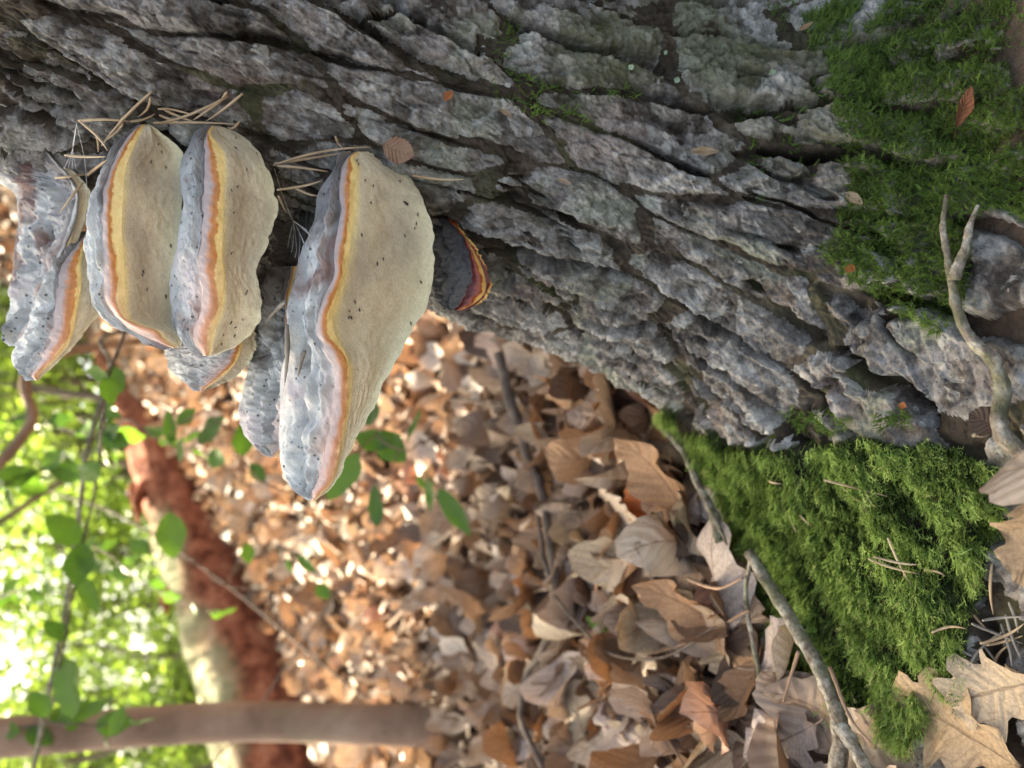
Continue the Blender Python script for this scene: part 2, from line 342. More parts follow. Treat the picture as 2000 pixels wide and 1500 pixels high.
for j, t in enumerate(ths):
    P = tsurf(np.full(len(zf), t), zf); s = np.concatenate([[0], np.cumsum(np.linalg.norm(np.diff(P, axis=0), axis=1))]); ZZ[:, j] = np.interp(np.linspace(0, s[-1], NS), s, zf)
zup = np.concatenate([np.linspace(.7425, .9, 40), np.linspace(.93, 4.2, 60)]); ZZ = np.vstack([ZZ, np.repeat(zup[:, None], len(ths), 1)]); NS2 = len(ZZ)
TH = np.repeat(ths[None], NS2, 0); PB = tsurf(TH, ZZ)
dS = np.gradient(PB, axis=0); dT = np.gradient(PB, axis=1); dT[:, -1] = PB[:, 0] - PB[:, -2]; NRM = nrm(np.cross(dT, dS))
if ((NRM[100, 100] * (PB[100, 100] - np.array([K['ax'], K['ay'], PB[100, 100, 2]]))).sum() < 0): NRM = -NRM
Q = np.cumsum(np.concatenate([np.zeros((1, len(ths))), np.linalg.norm(np.diff(PB, axis=0), axis=2)]), 0)
Q = Q - Q[NS - 1:NS] + .95                     # distance along the bark, counted down from the top of the dense zone
A = TH * .185
def bark(A, Q, P):
    wx = (fbm2(A * 16 + 5, Q * 10 + 3, 4, 11) - .5); wy = (fbm2(A * 14 + 31, Q * 14 + 8, 4, 21) - .5)
    a = A + .034 * wx; q = Q + .05 * wy - .10 * A
    fine = sst(3.95, 3.2, TH)                    # the left flank is more finely flaked
    f1, f2, idd, vx, vy = voro(a / .036 + 100, q / .115 + 100, 3, .95); e = f2 - f1
    lng = sst(.35, .8, np.abs(vx) / (np.abs(vx) + np.abs(vy) + 1e-6))          # 1 on cracks that run along the trunk
    low = fbm2(A * 9 + 70, Q * 7 + 20, 3, 41)
    depth = (.004 + .025 * sst(.34, .60, low)) * (.22 + .78 * lng)
    hcell = hsh(idd, idd * 0, idd * 0, 77) - .5
    ed = e + .30 * (fbm2(A * 90, Q * 70, 4, 51, .6) - .5)
    plate = sst(.07, .25, ed)
    H = depth * (plate - .8) + .005 * hcell * plate
    fl = 0
    for sc, asp, am, sd in ((.022, 1.7, .0042, 9), (.0115, 1.5, .0030, 13), (.0058, 1.3, .0017, 17)):   # overlapping scales
        aa = A + sc * .9 * (fbm2(A / sc * .7 + sd, Q / sc * .6, 3, sd + 30) - .5); qq = Q + sc * 1.1 * (fbm2(A / sc * .6 + 40, Q / sc * .6 + sd, 3, sd + 60) - .5)
        g1, g2, gi, gx_, gy_ = voro(aa / sc + 300, qq / sc / asp + 300, sd, .95); hc = hsh(gi, gi * 0, gi * 0, sd) - .5; tl = hsh(gi, gi * 0, gi * 0, sd + 5) - .5
        fr = aa / sc + 300 - np.floor(aa / sc + 300) - .5; am = am * (.75 + .5 * fine)
        H += am * (hc + .9 * tl * fr) * sst(.0, .10, g2 - g1) - am * .45 * (1 - sst(.0, .12, g2 - g1)); fl = fl + hc * (.5 if sc > .01 else .4)
    t = fbm2(A * 40 + 9, Q * 26, 4, 61) * 8 + .5 * vn2(A * 260, Q * 200, 63); H += .0016 * (np.floor(t) + sst(.0, .2, t - np.floor(t))) - .006
    H += .015 * (fbm2(A * 20, Q * 8, 4, 65) - .5) + .0045 * (fbm2(A * 150 + 7, Q * 120, 3, 67, .65) - .5) + .0030 * (fbm2(A * 480, Q * 420, 2, 69) - .5)
    r = np.abs(fbm2(A * 30 + 3, Q * 8 + 2, 5, 71) - .5) * 2; sp = (1 - sst(.0, .085, r)) * sst(.42, .58, fbm2(A * 12 + 50, Q * 9, 2, 73)); H -= .013 * sp  # long splits
    ed = ed - .5 * sp; H -= .003
    return H, ed, idd, fl + .5, sp
HH, ED, ID, FLK, SPL = bark(A, Q, PB)
HH = HH * (sst(-.03, .03, ZZ) * .45 + .55)
PT = PB + NRM * HH[..., None]
gF = grid_faces(NS2, len(ths), True); idq = ID.ravel()[gF]; edq = ED.ravel()[gF].mean(1)
same = (idq == idq[:, :1]).all(1)
colq = gF[:, 0] % len(ths); rowq = gF[:, 0] // len(ths)
dense = (colq < NT - 1) & (rowq < NS - 1)
isplate = same & (edq > .13) & dense
flk = FLK.ravel()
TP = PT.reshape(-1, 3); px, py, pd = proj(TP)
green = (sst(.46, .66, fbm3(PT, 7, 4, 91)) * sst(520, 60, np.where(np.isfinite(py), py, 0).reshape(PT.shape[:2])) * sst(300, 900, px.reshape(PT.shape[:2]))).ravel()
polyA = [(1300, 790), (1345, 845), (1400, 862), (1470, 885), (1560, 862), (1640, 850), (1720, 862), (1800, 850), (1880, 870), (1955, 905), (1958, 1000), (1935, 1100), (1905, 1200), (1885, 1300), (1840, 1395), (1780, 1450), (1600, 1480), (1380, 1200), (1280, 850)]
def poly_in(x, y, poly):
    r = np.zeros(x.shape, bool); p = np.asarray(poly, float); j = len(p) - 1
    for i in range(len(p)):
        c = ((p[i, 1] > y) != (p[j, 1] > y)) & (x < (p[j, 0] - p[i, 0]) * (y - p[i, 1]) / (p[j, 1] - p[i, 1] + 1e-9) + p[i, 0]); r ^= c; j = i
    return r
nzA = fbm3(TP, 42, 3, 201); wx_, wy_ = px + 46 * (nzA - .5), py + 60 * (fbm3(TP, 30, 3, 207) - .5)
mossbed = poly_in(wx_, wy_, polyA) & (TP[:, 2] < .16); green = np.maximum(green, mossbed * 2.0)
tree = thing('old_tree', (K['ax'], K['ay'], 0), 'leaning old tree with rough grey bark and a root flare covered in bright moss', 'tree')
org = np.array([K['ax'], K['ay'], 0])
def submesh(name, faces, mat, attrs):
    u, inv = np.unique(faces, return_inverse=True); return mesh(name, TP[u] - org, inv.reshape(faces.shape), mat, True, {k: v[u] for k, v in attrs.items()})
trunk = link('trunk', submesh('trunk', gF[~isplate], BARK, {'green': green, 'flk': flk}), tree)
trunk.data.materials.append(INNER)
deep = (edq[~isplate] < .105) & dense[~isplate]
trunk.data.polygons.foreach_set('material_index', deep.astype(np.int32))
pid = idq[isplate, 0]; order = np.argsort(pid, kind='stable'); pf = gF[isplate][order]; ps = pid[order]
cuts = np.flatnonzero(np.diff(ps)) + 1; groups = np.split(np.arange(len(ps)), cuts)
groups.sort(key=lambda g: -len(g)); rest = []
for n_, g in enumerate(groups):
    if n_ < 290 and len(g) > 40: link('bark_plate', submesh('bark_plate', pf[g], BARK, {'green': green, 'flk': flk}), trunk)
    else: rest.append(g)
if rest:
    o = link('bark_scales', submesh('bark_scales', pf[np.concatenate(rest)], BARK, {'green': green, 'flk': flk}), trunk, kind='stuff')
# visible bark points for looking up a place on the trunk by its picture position
vis = ((NRM.reshape(-1, 3) * (CAM - TP)).sum(1) > 0) & (px > -120) & (px < 2120) & (py > -120) & (py < 1520)
CLOUD = [np.column_stack([px[vis], py[vis], pd[vis]])]
_cl = {}
def cloud():
    if _cl.get('n') != len(CLOUD): _cl['c'] = np.vstack(CLOUD); _cl['n'] = len(CLOUD)
    return _cl['c']
def ground_depth(x, y, h=0.0):
    d = np.linspace(.3, 8, 4000); P = unproj(np.full(d.shape, x), np.full(d.shape, y), d); b = P[:, 2] < terrain(P[:, 0], P[:, 1]) + h
    return d[np.argmax(b)] if b.any() else 8.0
def at(x, y, lift=.002, r=6):
    c = cloud(); m = (np.abs(c[:, 0] - x) < r) & (np.abs(c[:, 1] - y) < r); g = ground_depth(x, y)
    d = min(g, c[m, 2].min()) if m.any() else g
    return unproj(x, y, d - lift)

def atg(x, y, lift): return unproj(x, y, ground_depth(x, y, lift))     # lift: height above the soil

# ------------------------------------------------------------------ bracket fungi
def fungus(name, label, st, d0, d1, bulge, T0, T1, cap=CAP, rim=RIM, pore=PORE, capslope=1.25, poreslope=1.0, seed=0, lump=1.0, furrow=(), group='bracket fungi on the old tree'):
    st = np.asarray(st, float); n = 150; t = np.linspace(0, 1, n)
    arc = np.concatenate([[0], np.cumsum(np.hypot(np.diff(st[:, 0]), np.diff(st[:, 1]) * .6))]); arc /= arc[-1]
    Sx = spline(st, 400); ar = np.concatenate([[0], np.cumsum(np.hypot(np.diff(Sx[:, 0]), np.diff(Sx[:, 1]) * .6))]); ar /= ar[-1]
    S_ = np.column_stack([np.interp(t, ar, Sx[:, k]) for k in range(6)]); y = S_[:, 0]
    x = np.maximum.accumulate(S_[:, 1:], axis=1)
    wob = lambda f, k: (vn2(t * f + seed * 3.1, t * 0 + k, seed + k) - .5)
    x[:, 1] += 5 * wob(16, 1) + 3 * wob(45, 2); x[:, 2] += 3 * wob(14, 3) + 2 * wob(40, 9); x[:, 4] += 8 * wob(12, 4) + 6 * wob(34, 5) + 3 * wob(80, 7); x[:, 0] += 5 * wob(12, 6) + 3 * wob(36, 8)
    x = np.maximum.accumulate(x, axis=1)
    d = d0 + (d1 - d0) * t - bulge * np.sin(math.pi * np.clip(t, 0, 1)**.8); px2m = d / FPX
    T = T0 + (T1 - T0) * t**1.5; fade = sst(1.0, .86, t) * .96 + .04; T = T * fade
    capd = np.minimum((x[:, 1] - x[:, 0]) * px2m * capslope, T * .85); pord = np.minimum((x[:, 4] - x[:, 3]) * px2m * poreslope, T * .9)
    secs = []; nc, no, ny, npn, nb = 44, 10, 6, 40, 16
    u = np.linspace(0, 1, nc)                                   # cap, from the silhouette down to the rim (convex)
    secs.append((x[:, :1] + (x[:, 1:2] - x[:, :1]) * u, d[:, None] + .003 + capd[:, None] * (1 - u)**1.35 * (1 - .25 * np.sin(math.pi * u)), 0, u))
    u = np.linspace(0, 1, no + 1)[1:]; secs.append((x[:, 1:2] + (x[:, 2:3] - x[:, 1:2]) * u, d[:, None] + .003 - .0016 * np.sin(math.pi * u * .75), 1, u * .7))
    d_r = .003 - .0016 * math.sin(math.pi * .75)
    u = np.linspace(0, 1, ny + 1)[1:]; secs.append((x[:, 2:3] + (x[:, 3:4] - x[:, 2:3]) * u, d[:, None] + d_r + .0020 * u, 1, .7 + .3 * u))
    u = np.linspace(0, 1, npn + 1)[1:]; d_y = d_r + .0020
    secs.append((x[:, 3:4] + (x[:, 4:5] - x[:, 3:4]) * u, d[:, None] + d_y + pord[:, None] * (u**1.25 + .10 * np.sin(math.pi * u)), 2, u))
    u = np.linspace(0, 1, nb + 2)[1:-1]; xm0, xm1 = x[:, 4:5], x[:, :1]; db, dt_ = d + d_y + pord, d + .003 + capd
    secs.append((xm0 + (xm1 - xm0) * u, (db[:, None] * (1 - u) + dt_[:, None] * u) + (T * .9)[:, None] * np.sin(math.pi * u)**.8, 3, u))
    X = np.hstack([s[0] for s in secs]); D = np.hstack([s[1] for s in secs]); Z = np.hstack([np.full(n, 0)[:, None] + np.full(s[0].shape, s[2]) for s in secs]); UU = np.hstack([np.zeros((n, 1)) + s[3] for s in secs])
    P = unproj(X, np.repeat(y[:, None], X.shape[1], 1), D); m = P.shape[1]
    a_ = np.roll(P, -1, 1) - np.roll(P, 1, 1); b_ = np.gradient(P, axis=0); N = nrm(np.cross(a_, b_)); cen = P.mean(1, keepdims=True)
    if ((P - cen) * N).sum() < 0: N = -N
    ends = sst(0, .03, t) * sst(1, .97, t)
    tt = np.repeat(t[:, None], m, 1); capm = np.where((Z == 0), np.sin(math.pi * np.clip(UU, 0, 1))**.5, 0) * ends[:, None]
    L = lump * capm * (.0075 * (fbm2(tt * 16 + seed, UU * 5, 3, seed) - .5) + .0060 * (vn2(tt * 4 + seed * 2, UU * 7.5 + 1.2 * np.sin(tt * 7), seed + 3) - .5) + .0026 * (fbm2(tt * 60, UU * 26, 3, seed + 5) - .5))
    for fu, fd, fw in furrow: L -= capm * fd * np.exp(-((UU - fu - .05 * (vn2(tt * 6, tt * 0, seed + 31) - .5)) / fw)**2) * sst(.25, .6, tt)
    pm = np.where(Z == 2, np.sin(math.pi * np.clip(UU, 0, 1)), 0) * ends[:, None]
    L += pm * (.006 * (vn2(tt * 5 + seed, UU * 2.2, seed + 8) - .5) + .0012 * (fbm2(tt * 40, UU * 14, 2, seed + 9) - .5))
    rm = np.where(Z == 1, np.sin(math.pi * np.clip(UU, 0, 1)), 0) * ends[:, None]; L += rm * .0012 * (fbm2(tt * 46 + seed, UU * 3, 3, seed + 12) - .5)
    P = P + N * L[..., None]
    V = P.reshape(-1, 3); Fq = grid_faces(n, m, True)
    c0, c1 = len(V), len(V) + 1; V = np.vstack([V, P[0].mean(0), P[-1].mean(0)]); k = np.arange(m); k2 = (k + 1) % m; bb = (n - 1) * m
    z0 = Z[0][k]
    tri = np.vstack([np.stack([np.full(m, c0), k2, k], -1), np.stack([np.full(m, c1), bb + k, bb + k2], -1)])
    Ft = np.vstack([Fq[:, [0, 1, 2]], Fq[:, [0, 2, 3]], tri]); Zv = np.append(Z.ravel(), [0, 1]); zq = Zv[Fq[:, 0]]; zq2 = Zv[Fq].max(1)
    lab = np.concatenate([np.where((Fq % m == m - 1).any(1) & (Fq % m == 0).any(1), 3, zq2), np.where((Fq % m == m - 1).any(1) & (Fq % m == 0).any(1), 3, zq2), np.concatenate([z0, np.where(z0 == 3, 0, z0)])])
    base = unproj(st[0, 1:].mean(), st[0, 0], d0 + T0 * .6); root = thing(name, base, label, 'fungus', group)
    zone = np.append(UU.ravel(), [.5, .5]); al = np.append(tt.ravel(), [0, 1])
    for part, zz, mt in (('cap', (0, 3), cap), ('rim', (1,), rim), ('pore_surface', (2,), pore)):
        fs = Ft[np.isin(lab, zz)]; u_, inv = np.unique(fs, return_inverse=True)
        link(part, mesh(part, V[u_] - base, inv.reshape(fs.shape), mt, True, {'zone': np.where(Zv[u_] == (2 if 2 in zz else 1 if 1 in zz else 0), zone[u_], 0 if 0 not in zz else (Zv[u_] == 1) * 1.0), 'along': al[u_]}), root)
    x_, y_, d_ = proj(P[:, :nc + no + ny + npn].reshape(-1, 3)); CLOUD.append(np.column_stack([x_, y_, d_])); return root

fungus('bracket_fungus', 'lumpy grey-white bracket fungus, uppermost on the trunk', [
    (255, -70, 60, 66, 70, 90), (300, -70, 90, 96, 100, 118), (340, -40, 125, 130, 134, 150), (375, 24, 145, 150, 154, 175), (430, 34, 140, 146, 150, 170), (480, 27, 120, 126, 130, 150), (530, 23, 100, 106, 110, 130), (570, 21, 86, 92, 96, 116),
    (610, 19, 74, 80, 84, 100), (640, 12, 60, 66, 70, 82), (662, 12, 44, 48, 52, 60), (676, 18, 30, 33, 35, 40)], .548, .530, .020, .07, .05, rim=CAP, capslope=1.6, seed=3, lump=2.4, furrow=((.55, .006, .09),))
fungus('bracket_fungus', 'grey bracket fungus with dripping orange lip, hanging from the uppermost one', [
    (452, 152, 166, 169, 172, 182), (480, 124, 150, 158, 163, 192), (520, 96, 120, 150, 157, 200), (560, 80, 112, 150, 158, 203), (600, 66, 108, 142, 150, 200), (640, 50, 104, 136, 144, 176), (670, 33, 98, 126, 133, 148), (698, 20, 86, 105, 111, 121), (718, 27, 70, 84, 90, 103),
    (734, 46, 60, 71, 76, 86), (743, 64, 69, 72, 74, 78)], .535, .510, .020, .06, .045, capslope=1.4, seed=4, lump=1.5)
fungus('bracket_fungus', 'thick bracket fungus with blunt lower lip and straight-edged creamy pores, between two others', [
    (243, 268, 275, 279, 282, 292), (256, 250, 262, 268, 276, 312), (285, 222, 238, 250, 262, 346), (330, 199, 215, 230, 245, 358), (390, 178, 202, 218, 240, 355), (450, 171, 201, 217, 238, 351), (510, 171, 201, 224, 242, 348), (570, 178, 205, 230, 244, 346),
    (605, 188, 218, 233, 246, 347), (628, 212, 238, 253, 260, 350), (645, 246, 258, 299, 306, 353), (660, 276, 288, 314, 320, 356), (672, 308, 316, 328, 332, 358), (680, 336, 339, 342, 345, 354)], .503, .492, .030, .085, .06, poreslope=.85, seed=5)
fungus('bracket_fungus', 'bracket fungus with wide orange band and a pale wavy lower pore edge', [
    (246, 404, 409, 412, 416, 426), (262, 384, 401, 406, 412, 466), (300, 360, 399, 420, 434, 507), (345, 353, 399, 424, 437, 531), (390, 356, 397, 427, 437, 540), (450, 350, 392, 420, 435, 531), (500, 341, 389, 420, 434, 514), (540, 334, 391, 424, 437, 503),
    (600, 332, 394, 423, 433, 508), (640, 341, 381, 409, 419, 498), (667, 357, 380, 404, 412, 470), (684, 378, 391, 405, 411, 442), (695, 394, 399, 404, 408, 418)], .503, .482, .030, .085, .055, poreslope=.85, seed=7)
fungus('bracket_fungus', 'small pale shelf fungus with curved orange lip, tucked under the banded one', [
    (600, 345, 440, 448, 452, 492), (640, 331, 458, 469, 473, 500), (670, 322, 458, 470, 474, 501), (700, 324, 442, 460, 465, 494), (722, 334, 425, 444, 449, 476), (742, 352, 405, 420, 425, 448), (756, 372, 390, 401, 405, 418), (764, 388, 391, 394, 396, 399)],
    .535, .518, .006, .05, .04, seed=9, capslope=1.4, lump=.8)
fungus('bracket_fungus', 'large grey lobe with deep ridges behind the biggest bracket fungus', [
    (520, 535, 570, 575, 580, 600), (560, 512, 560, 565, 568, 590), (600, 503, 556, 561, 564, 585), (650, 497, 556, 561, 564, 582), (690, 487, 556, 561, 564, 580), (730, 481, 555, 560, 563, 578), (780, 468, 553, 558, 561, 575), (820, 468, 551, 556, 559, 572),
    (850, 477, 548, 553, 556, 566), (875, 498, 543, 547, 549, 556), (888, 520, 535, 539, 541, 545), (893, 528, 531, 533, 535, 537)], .545, .515, .01, .06, .045, seed=11, capslope=1.5, lump=2.3, furrow=((.35, .006, .08), (.68, .006, .07)))
fungus('bracket_fungus', 'blackened old fungus stub between the banded and the biggest bracket', [
    (330, 530, 600, 604, 607, 640), (380, 520, 600, 604, 607, 640), (440, 508, 596, 600, 603, 632), (500, 500, 588, 592, 595, 622), (550, 500, 578, 582, 585, 606), (585, 508, 566, 569, 571, 584), (603, 522, 544, 547, 549, 556), (610, 530, 536, 538, 540, 543)], .575, .548, .006, .07, .05, cap=CAPD, rim=CAPD, pore=CAPD, capslope=1.0, seed=17, lump=1.6)
fungus('bracket_fungus', 'biggest bracket fungus, long orange-rimmed with broad cream pore surface', [
    (296, 690, 695, 698, 702, 722), (308, 672, 680, 684, 690, 752), (330, 652, 670, 686, 697, 780), (370, 627, 666, 684, 692, 816), (420, 615, 665, 682, 690, 835), (480, 597, 658, 674, 684, 847), (540, 577, 650, 666, 673, 850), (590, 563, 630, 649, 656, 840),
    (620, 562, 622, 640, 649, 823), (655, 566, 620, 643, 655, 802), (688, 560, 638, 667, 674, 784), (720, 549, 653, 677, 684, 766), (760, 545, 655, 678, 684, 745), (800, 545, 649, 675, 680, 726), (850, 547, 640, 667, 672, 700), (900, 549, 631, 658, 662, 678),
    (935, 559, 622, 647, 652, 663), (960, 578, 611, 630, 634, 641), (977, 602, 608, 611, 613, 617)], .512, .480, .036, .10, .05, poreslope=.8, seed=13, lump=1.7, furrow=((.42, .009, .10),))
fungus('bracket_fungus', 'small sooty knob of a fungus with glossy red and yellow lip', [
    (425, 838, 870, 873, 875, 880), (460, 838, 900, 905, 907, 915), (500, 840, 918, 926, 931, 940), (540, 842, 921, 940, 947, 955), (570, 845, 913, 939, 947, 957), (588, 850, 903, 926, 932, 944), (600, 862, 892, 908, 912, 920), (606, 878, 888, 895, 897, 900)],
    .555, .535, .012, .06, .04, cap=CAPD, rim=RIMR, pore=RIMR, capslope=.7, seed=15, lump=.9)

# ------------------------------------------------------------------ moss
def blades(P, N, D, L, W, tint, leaflets=5):
    """feathery moss shoots: a curved strip and small leaflets, all as triangles"""
    n = len(P); side = nrm(np.cross(D, N) + 1e-6 * rng.normal(size=(n, 3))); t = np.array([0, .4, .75, 1.0])
    C = [P + D * (L * k)[:, None] + N * (L * .35 * (k - k * k * .95))[:, None] + side * (L * .15 * k * k * rng.normal(size=n))[:, None] for k in t]
    V = []; F_ = []
    for i in (0, 1, 2): V += [C[i] - side * (W * (1 - .35 * i))[:, None] * .5, C[i] + side * (W * (1 - .35 * i))[:, None] * .5]
    V += [C[3]]
    tri = [(0, 1, 3), (0, 3, 2), (2, 3, 5), (2, 5, 4), (4, 5, 6)]; nv = 7
    for q in range(leaflets):
        k = .25 + .7 * q / leaflets; b = P + D * (L * k)[:, None] + N * (L * .35 * (k - k * k * .95))[:, None]; sg = 1 if q % 2 else -1
        o = nrm(side * sg + D * .9 + N * rng.uniform(-.2, .9, (n, 1))); ln = L * rng.uniform(.22, .40, n) * (1.1 - .5 * k)
        V += [b, b + o * (ln * .5)[:, None] + D * (W * .55)[:, None], b + o * ln[:, None]]; tri.append((nv, nv + 1, nv + 2)); nv += 3
    VV = np.stack(V, 1).reshape(-1, 3); FF = (np.arange(n)[:, None, None] * nv + np.array(tri)[None]).reshape(-1, 3)
    return VV, FF, np.repeat(tint, nv)
NF = NRM.reshape(-1, 3); TAN = nrm(-dS).reshape(-1, 3)          # TAN runs down the trunk
polyB = [(1530, 140), (1570, 0), (1600, -100), (2100, -100), (2100, 470), (1960, 400), (1890, 440), (1885, 600), (1835, 650), (1760, 610), (1690, 560), (1600, 510), (1625, 430), (1665, 340), (1640, 240), (1600, 180)]
denseV = ((np.arange(len(TP)) % len(ths)) < NT) & ((np.arange(len(TP)) // len(ths)) < NS) & (TP[:, 2] > -.03)
inA = denseV & poly_in(wx_, wy_, polyA) & (TP[:, 2] < .16) & (np.degrees(np.repeat(ths[None], NS2, 0).ravel()) < 262)
ff = 1.0
areaw = np.linalg.norm(np.cross(dS, dT), axis=2).ravel()
def pick(mask, n, wgt=None):
    i = np.flatnonzero(mask); p_ = areaw[i] * (wgt[i] if wgt is not None else 1); return rng.choice(i, n, replace=True, p=p_ / p_.sum())
i = pick(inA, 34000); n_ = len(i)
clump = fbm3(TP[i], 60, 3, 211); lowc = fbm3(TP[i], 9, 2, 215)
P = TP[i] + NF[i] * (.002 + .010 * sst(.35, .65, clump) * rng.uniform(.3, 1, n_))[:, None] + rng.normal(size=(n_, 3)) * .0012
gv = np.array([-.25, -.70, -.70]); GT = gv - NF[i] * (NF[i] @ gv)[:, None]; GT = nrm(GT)
D = nrm(NF[i] * rng.uniform(.45, 1.0, (n_, 1)) + GT * rng.uniform(.45, 1.0, (n_, 1)) + rng.normal(size=(n_, 3)) * .20)
tint = np.clip(.26 + .55 * (clump - .2) + .35 * (lowc - .4) + rng.normal(size=n_) * .22, 0, 1)
V, Fc, tn = blades(P, NF[i], D, rng.uniform(.007, .0145, n_), rng.uniform(.0011, .0019, n_), tint)
link('moss_cushion', mesh('moss_cushion', V, Fc, MOSS, False, {'tint': tn}), label='bright green feathery moss cushion draped over the left root', cat='moss', kind='stuff')
fB = fbm3(TP, 26, 4, 231)
inB = denseV & poly_in(px + 70 * (nzA - .5), py + 80 * (fbm3(TP, 20, 3, 217) - .5), polyB) & (fB + .30 * sst(1560, 1800, px) > .60)
fiss = denseV & (ED.ravel() < .12) & (((px > 900) & (py < 240)) | ((px > 1350) & (py < 420))) & (fbm3(TP, 14, 2, 233) > .52)
topA = denseV & poly_in(wx_, wy_, [(1480, 800), (1900, 790), (1960, 880), (1900, 930), (1500, 920)]) & (nzA > .60)
i = np.concatenate([pick(inB, 17000), pick(fiss, 1500), pick(topA, 700)]); n_ = len(i)
P = TP[i] + NF[i] * rng.uniform(0, .004, (n_, 1)); D = nrm(NF[i] * rng.uniform(.4, 1, (n_, 1)) + TAN[i] * rng.uniform(-.2, .7, (n_, 1)) + rng.normal(size=(n_, 3)) * .45)
tint = np.clip(.25 + .7 * (fbm3(P, 55, 3, 241) - .25) + rng.normal(size=n_) * .15, 0, 1)
V, Fc, tn = blades(P, NF[i], D, rng.uniform(.004, .0085, n_), rng.uniform(.0007, .0014, n_), tint)
link('moss_patch', mesh('moss_patch', V, Fc, MOSSD, False, {'tint': tn}), label='thin dark green moss creeping over bark beside the forked branch', cat='moss', kind='stuff')

# ------------------------------------------------------------------ leaves
def leaf_geo(kind, nu=12, nv=3, curl=.3, cup=.2, wave=.1, seed=0, stem=True):
    """unit leaf, length 1 along x, base at origin; returns V, quads, uv"""
    r_ = np.random.default_rng(seed); u = np.linspace(0, 1, nu + 1)
    if kind == 'beech': wdt = .31 * np.sin(math.pi * np.clip(u, 0, 1)**.85)**.8 * (1 + .05 * np.cos(u * 50)); wdt[0] = .012; wdt[-1] = .004
    elif kind == 'oak':
        wdt = .36 * np.sin(math.pi * np.clip(u, 0.0, 1)**1.25)**.65 * (.80 + .22 * np.cos(u * 2 * math.pi * 4.2 + 2.2)); wdt[0] = .012; wdt[-1] = .05
    else: wdt = .17 * np.sin(math.pi * u**.8)**.85; wdt[0] = .01; wdt[-1] = .003
    wdt = np.maximum(wdt, .004); v = np.linspace(-1, 1, 2 * nv + 1); Uq, Vq = np.meshgrid(u, v, indexing='ij'); Y = Vq * wdt[:, None]; 
    ang = curl * (Uq - .35) * 2; X = np.where(abs(curl) > 1e-3, np.sin(curl * 2 * Uq) / (curl * 2 + 1e-9), Uq); Z = (1 - np.cos(curl * 2 * Uq)) / (curl * 2 + 1e-9)
    Z = Z + cup * np.abs(Y) ** 1.3 * 1.6 + wave * .5 * wdt[:, None] * np.sin(Uq * r_.uniform(5, 11) + Vq * r_.uniform(-2, 2) + r_.uniform(0, 6)) * np.abs(Vq) + .02 * r_.normal(size=Uq.shape) * (np.abs(Vq) > .9)
    Z = Z + r_.uniform(-.4, .4) * Y * (Uq - .2)
    return np.stack([X, Y, Z], -1).reshape(-1, 3), grid_faces(nu + 1, 2 * nv + 1), np.stack([Uq, Vq], -1).reshape(-1, 2)
def leaf_with_stem(kind, mat, name, seed, nu=14, nv=3, **kw):
    V, Fq, uv = leaf_geo(kind, nu, nv, seed=seed, **kw); sv, sq, stt = tube([(-.22, .01, .015), (-.1, -.005, .0), (.03, 0, .002)], [.009, .007, .006], 4, 4)
    F3 = np.vstack([Fq[:, [0, 1, 2]], Fq[:, [0, 2, 3]], np.vstack([sq[:, [0, 1, 2]], sq[:, [0, 2, 3]], stt]) + len(V)])
    return mesh(name, np.vstack([V, sv]), F3, mat, True, None, np.vstack([uv, np.tile([[.5, 0.]], (len(sv), 1))]))
def rot_rand(n, tilt, r_=rng):
    yaw = r_.uniform(0, 2 * math.pi, n); ax = r_.uniform(0, 2 * math.pi, n); tl = np.abs(r_.normal(size=n)) * tilt; flip = r_.random(n) < .45
    cz, sz = np.cos(yaw), np.sin(yaw); Rz = np.zeros((n, 3, 3)); Rz[:, 0, 0] = cz; Rz[:, 0, 1] = -sz; Rz[:, 1, 0] = sz; Rz[:, 1, 1] = cz; Rz[:, 2, 2] = 1
    a = np.stack([np.cos(ax), np.sin(ax), 0 * ax], -1); Kx = np.zeros((n, 3, 3)); Kx[:, 0, 1] = -a[:, 2]; Kx[:, 0, 2] = a[:, 1]; Kx[:, 1, 0] = a[:, 2]; Kx[:, 1, 2] = -a[:, 0]; Kx[:, 2, 0] = -a[:, 1]; Kx[:, 2, 1] = a[:, 0]
    Rt = np.eye(3) + np.sin(tl)[:, None, None] * Kx + (1 - np.cos(tl))[:, None, None] * (Kx @ Kx)
    Fl = np.repeat(np.eye(3)[None], n, 0); Fl[flip, 1, 1] = -1; Fl[flip, 2, 2] = -1
    return Rt @ Rz @ Fl
def scatter(tmpls, pos, Rm, size, which, tint):
    VV, FF, TT, UV, o = [], [], [], [], 0
    for k, (V, Fq, uv) in enumerate(tmpls):
        s = np.flatnonzero(which == k)
        if not len(s): continue
        W = np.einsum('nij,vj->nvi', Rm[s], V) * size[s][:, None, None] + pos[s][:, None]; nv = len(V)
        VV.append(W.reshape(-1, 3)); FF.append((Fq[None] + np.arange(len(s))[:, None, None] * nv).reshape(-1, 4) + o); TT.append(np.repeat(tint[s], nv)); UV.append(np.tile(uv, (len(s), 1))); o += len(s) * nv
    return np.vstack(VV), np.vstack(FF), np.concatenate(TT), np.vstack(UV)
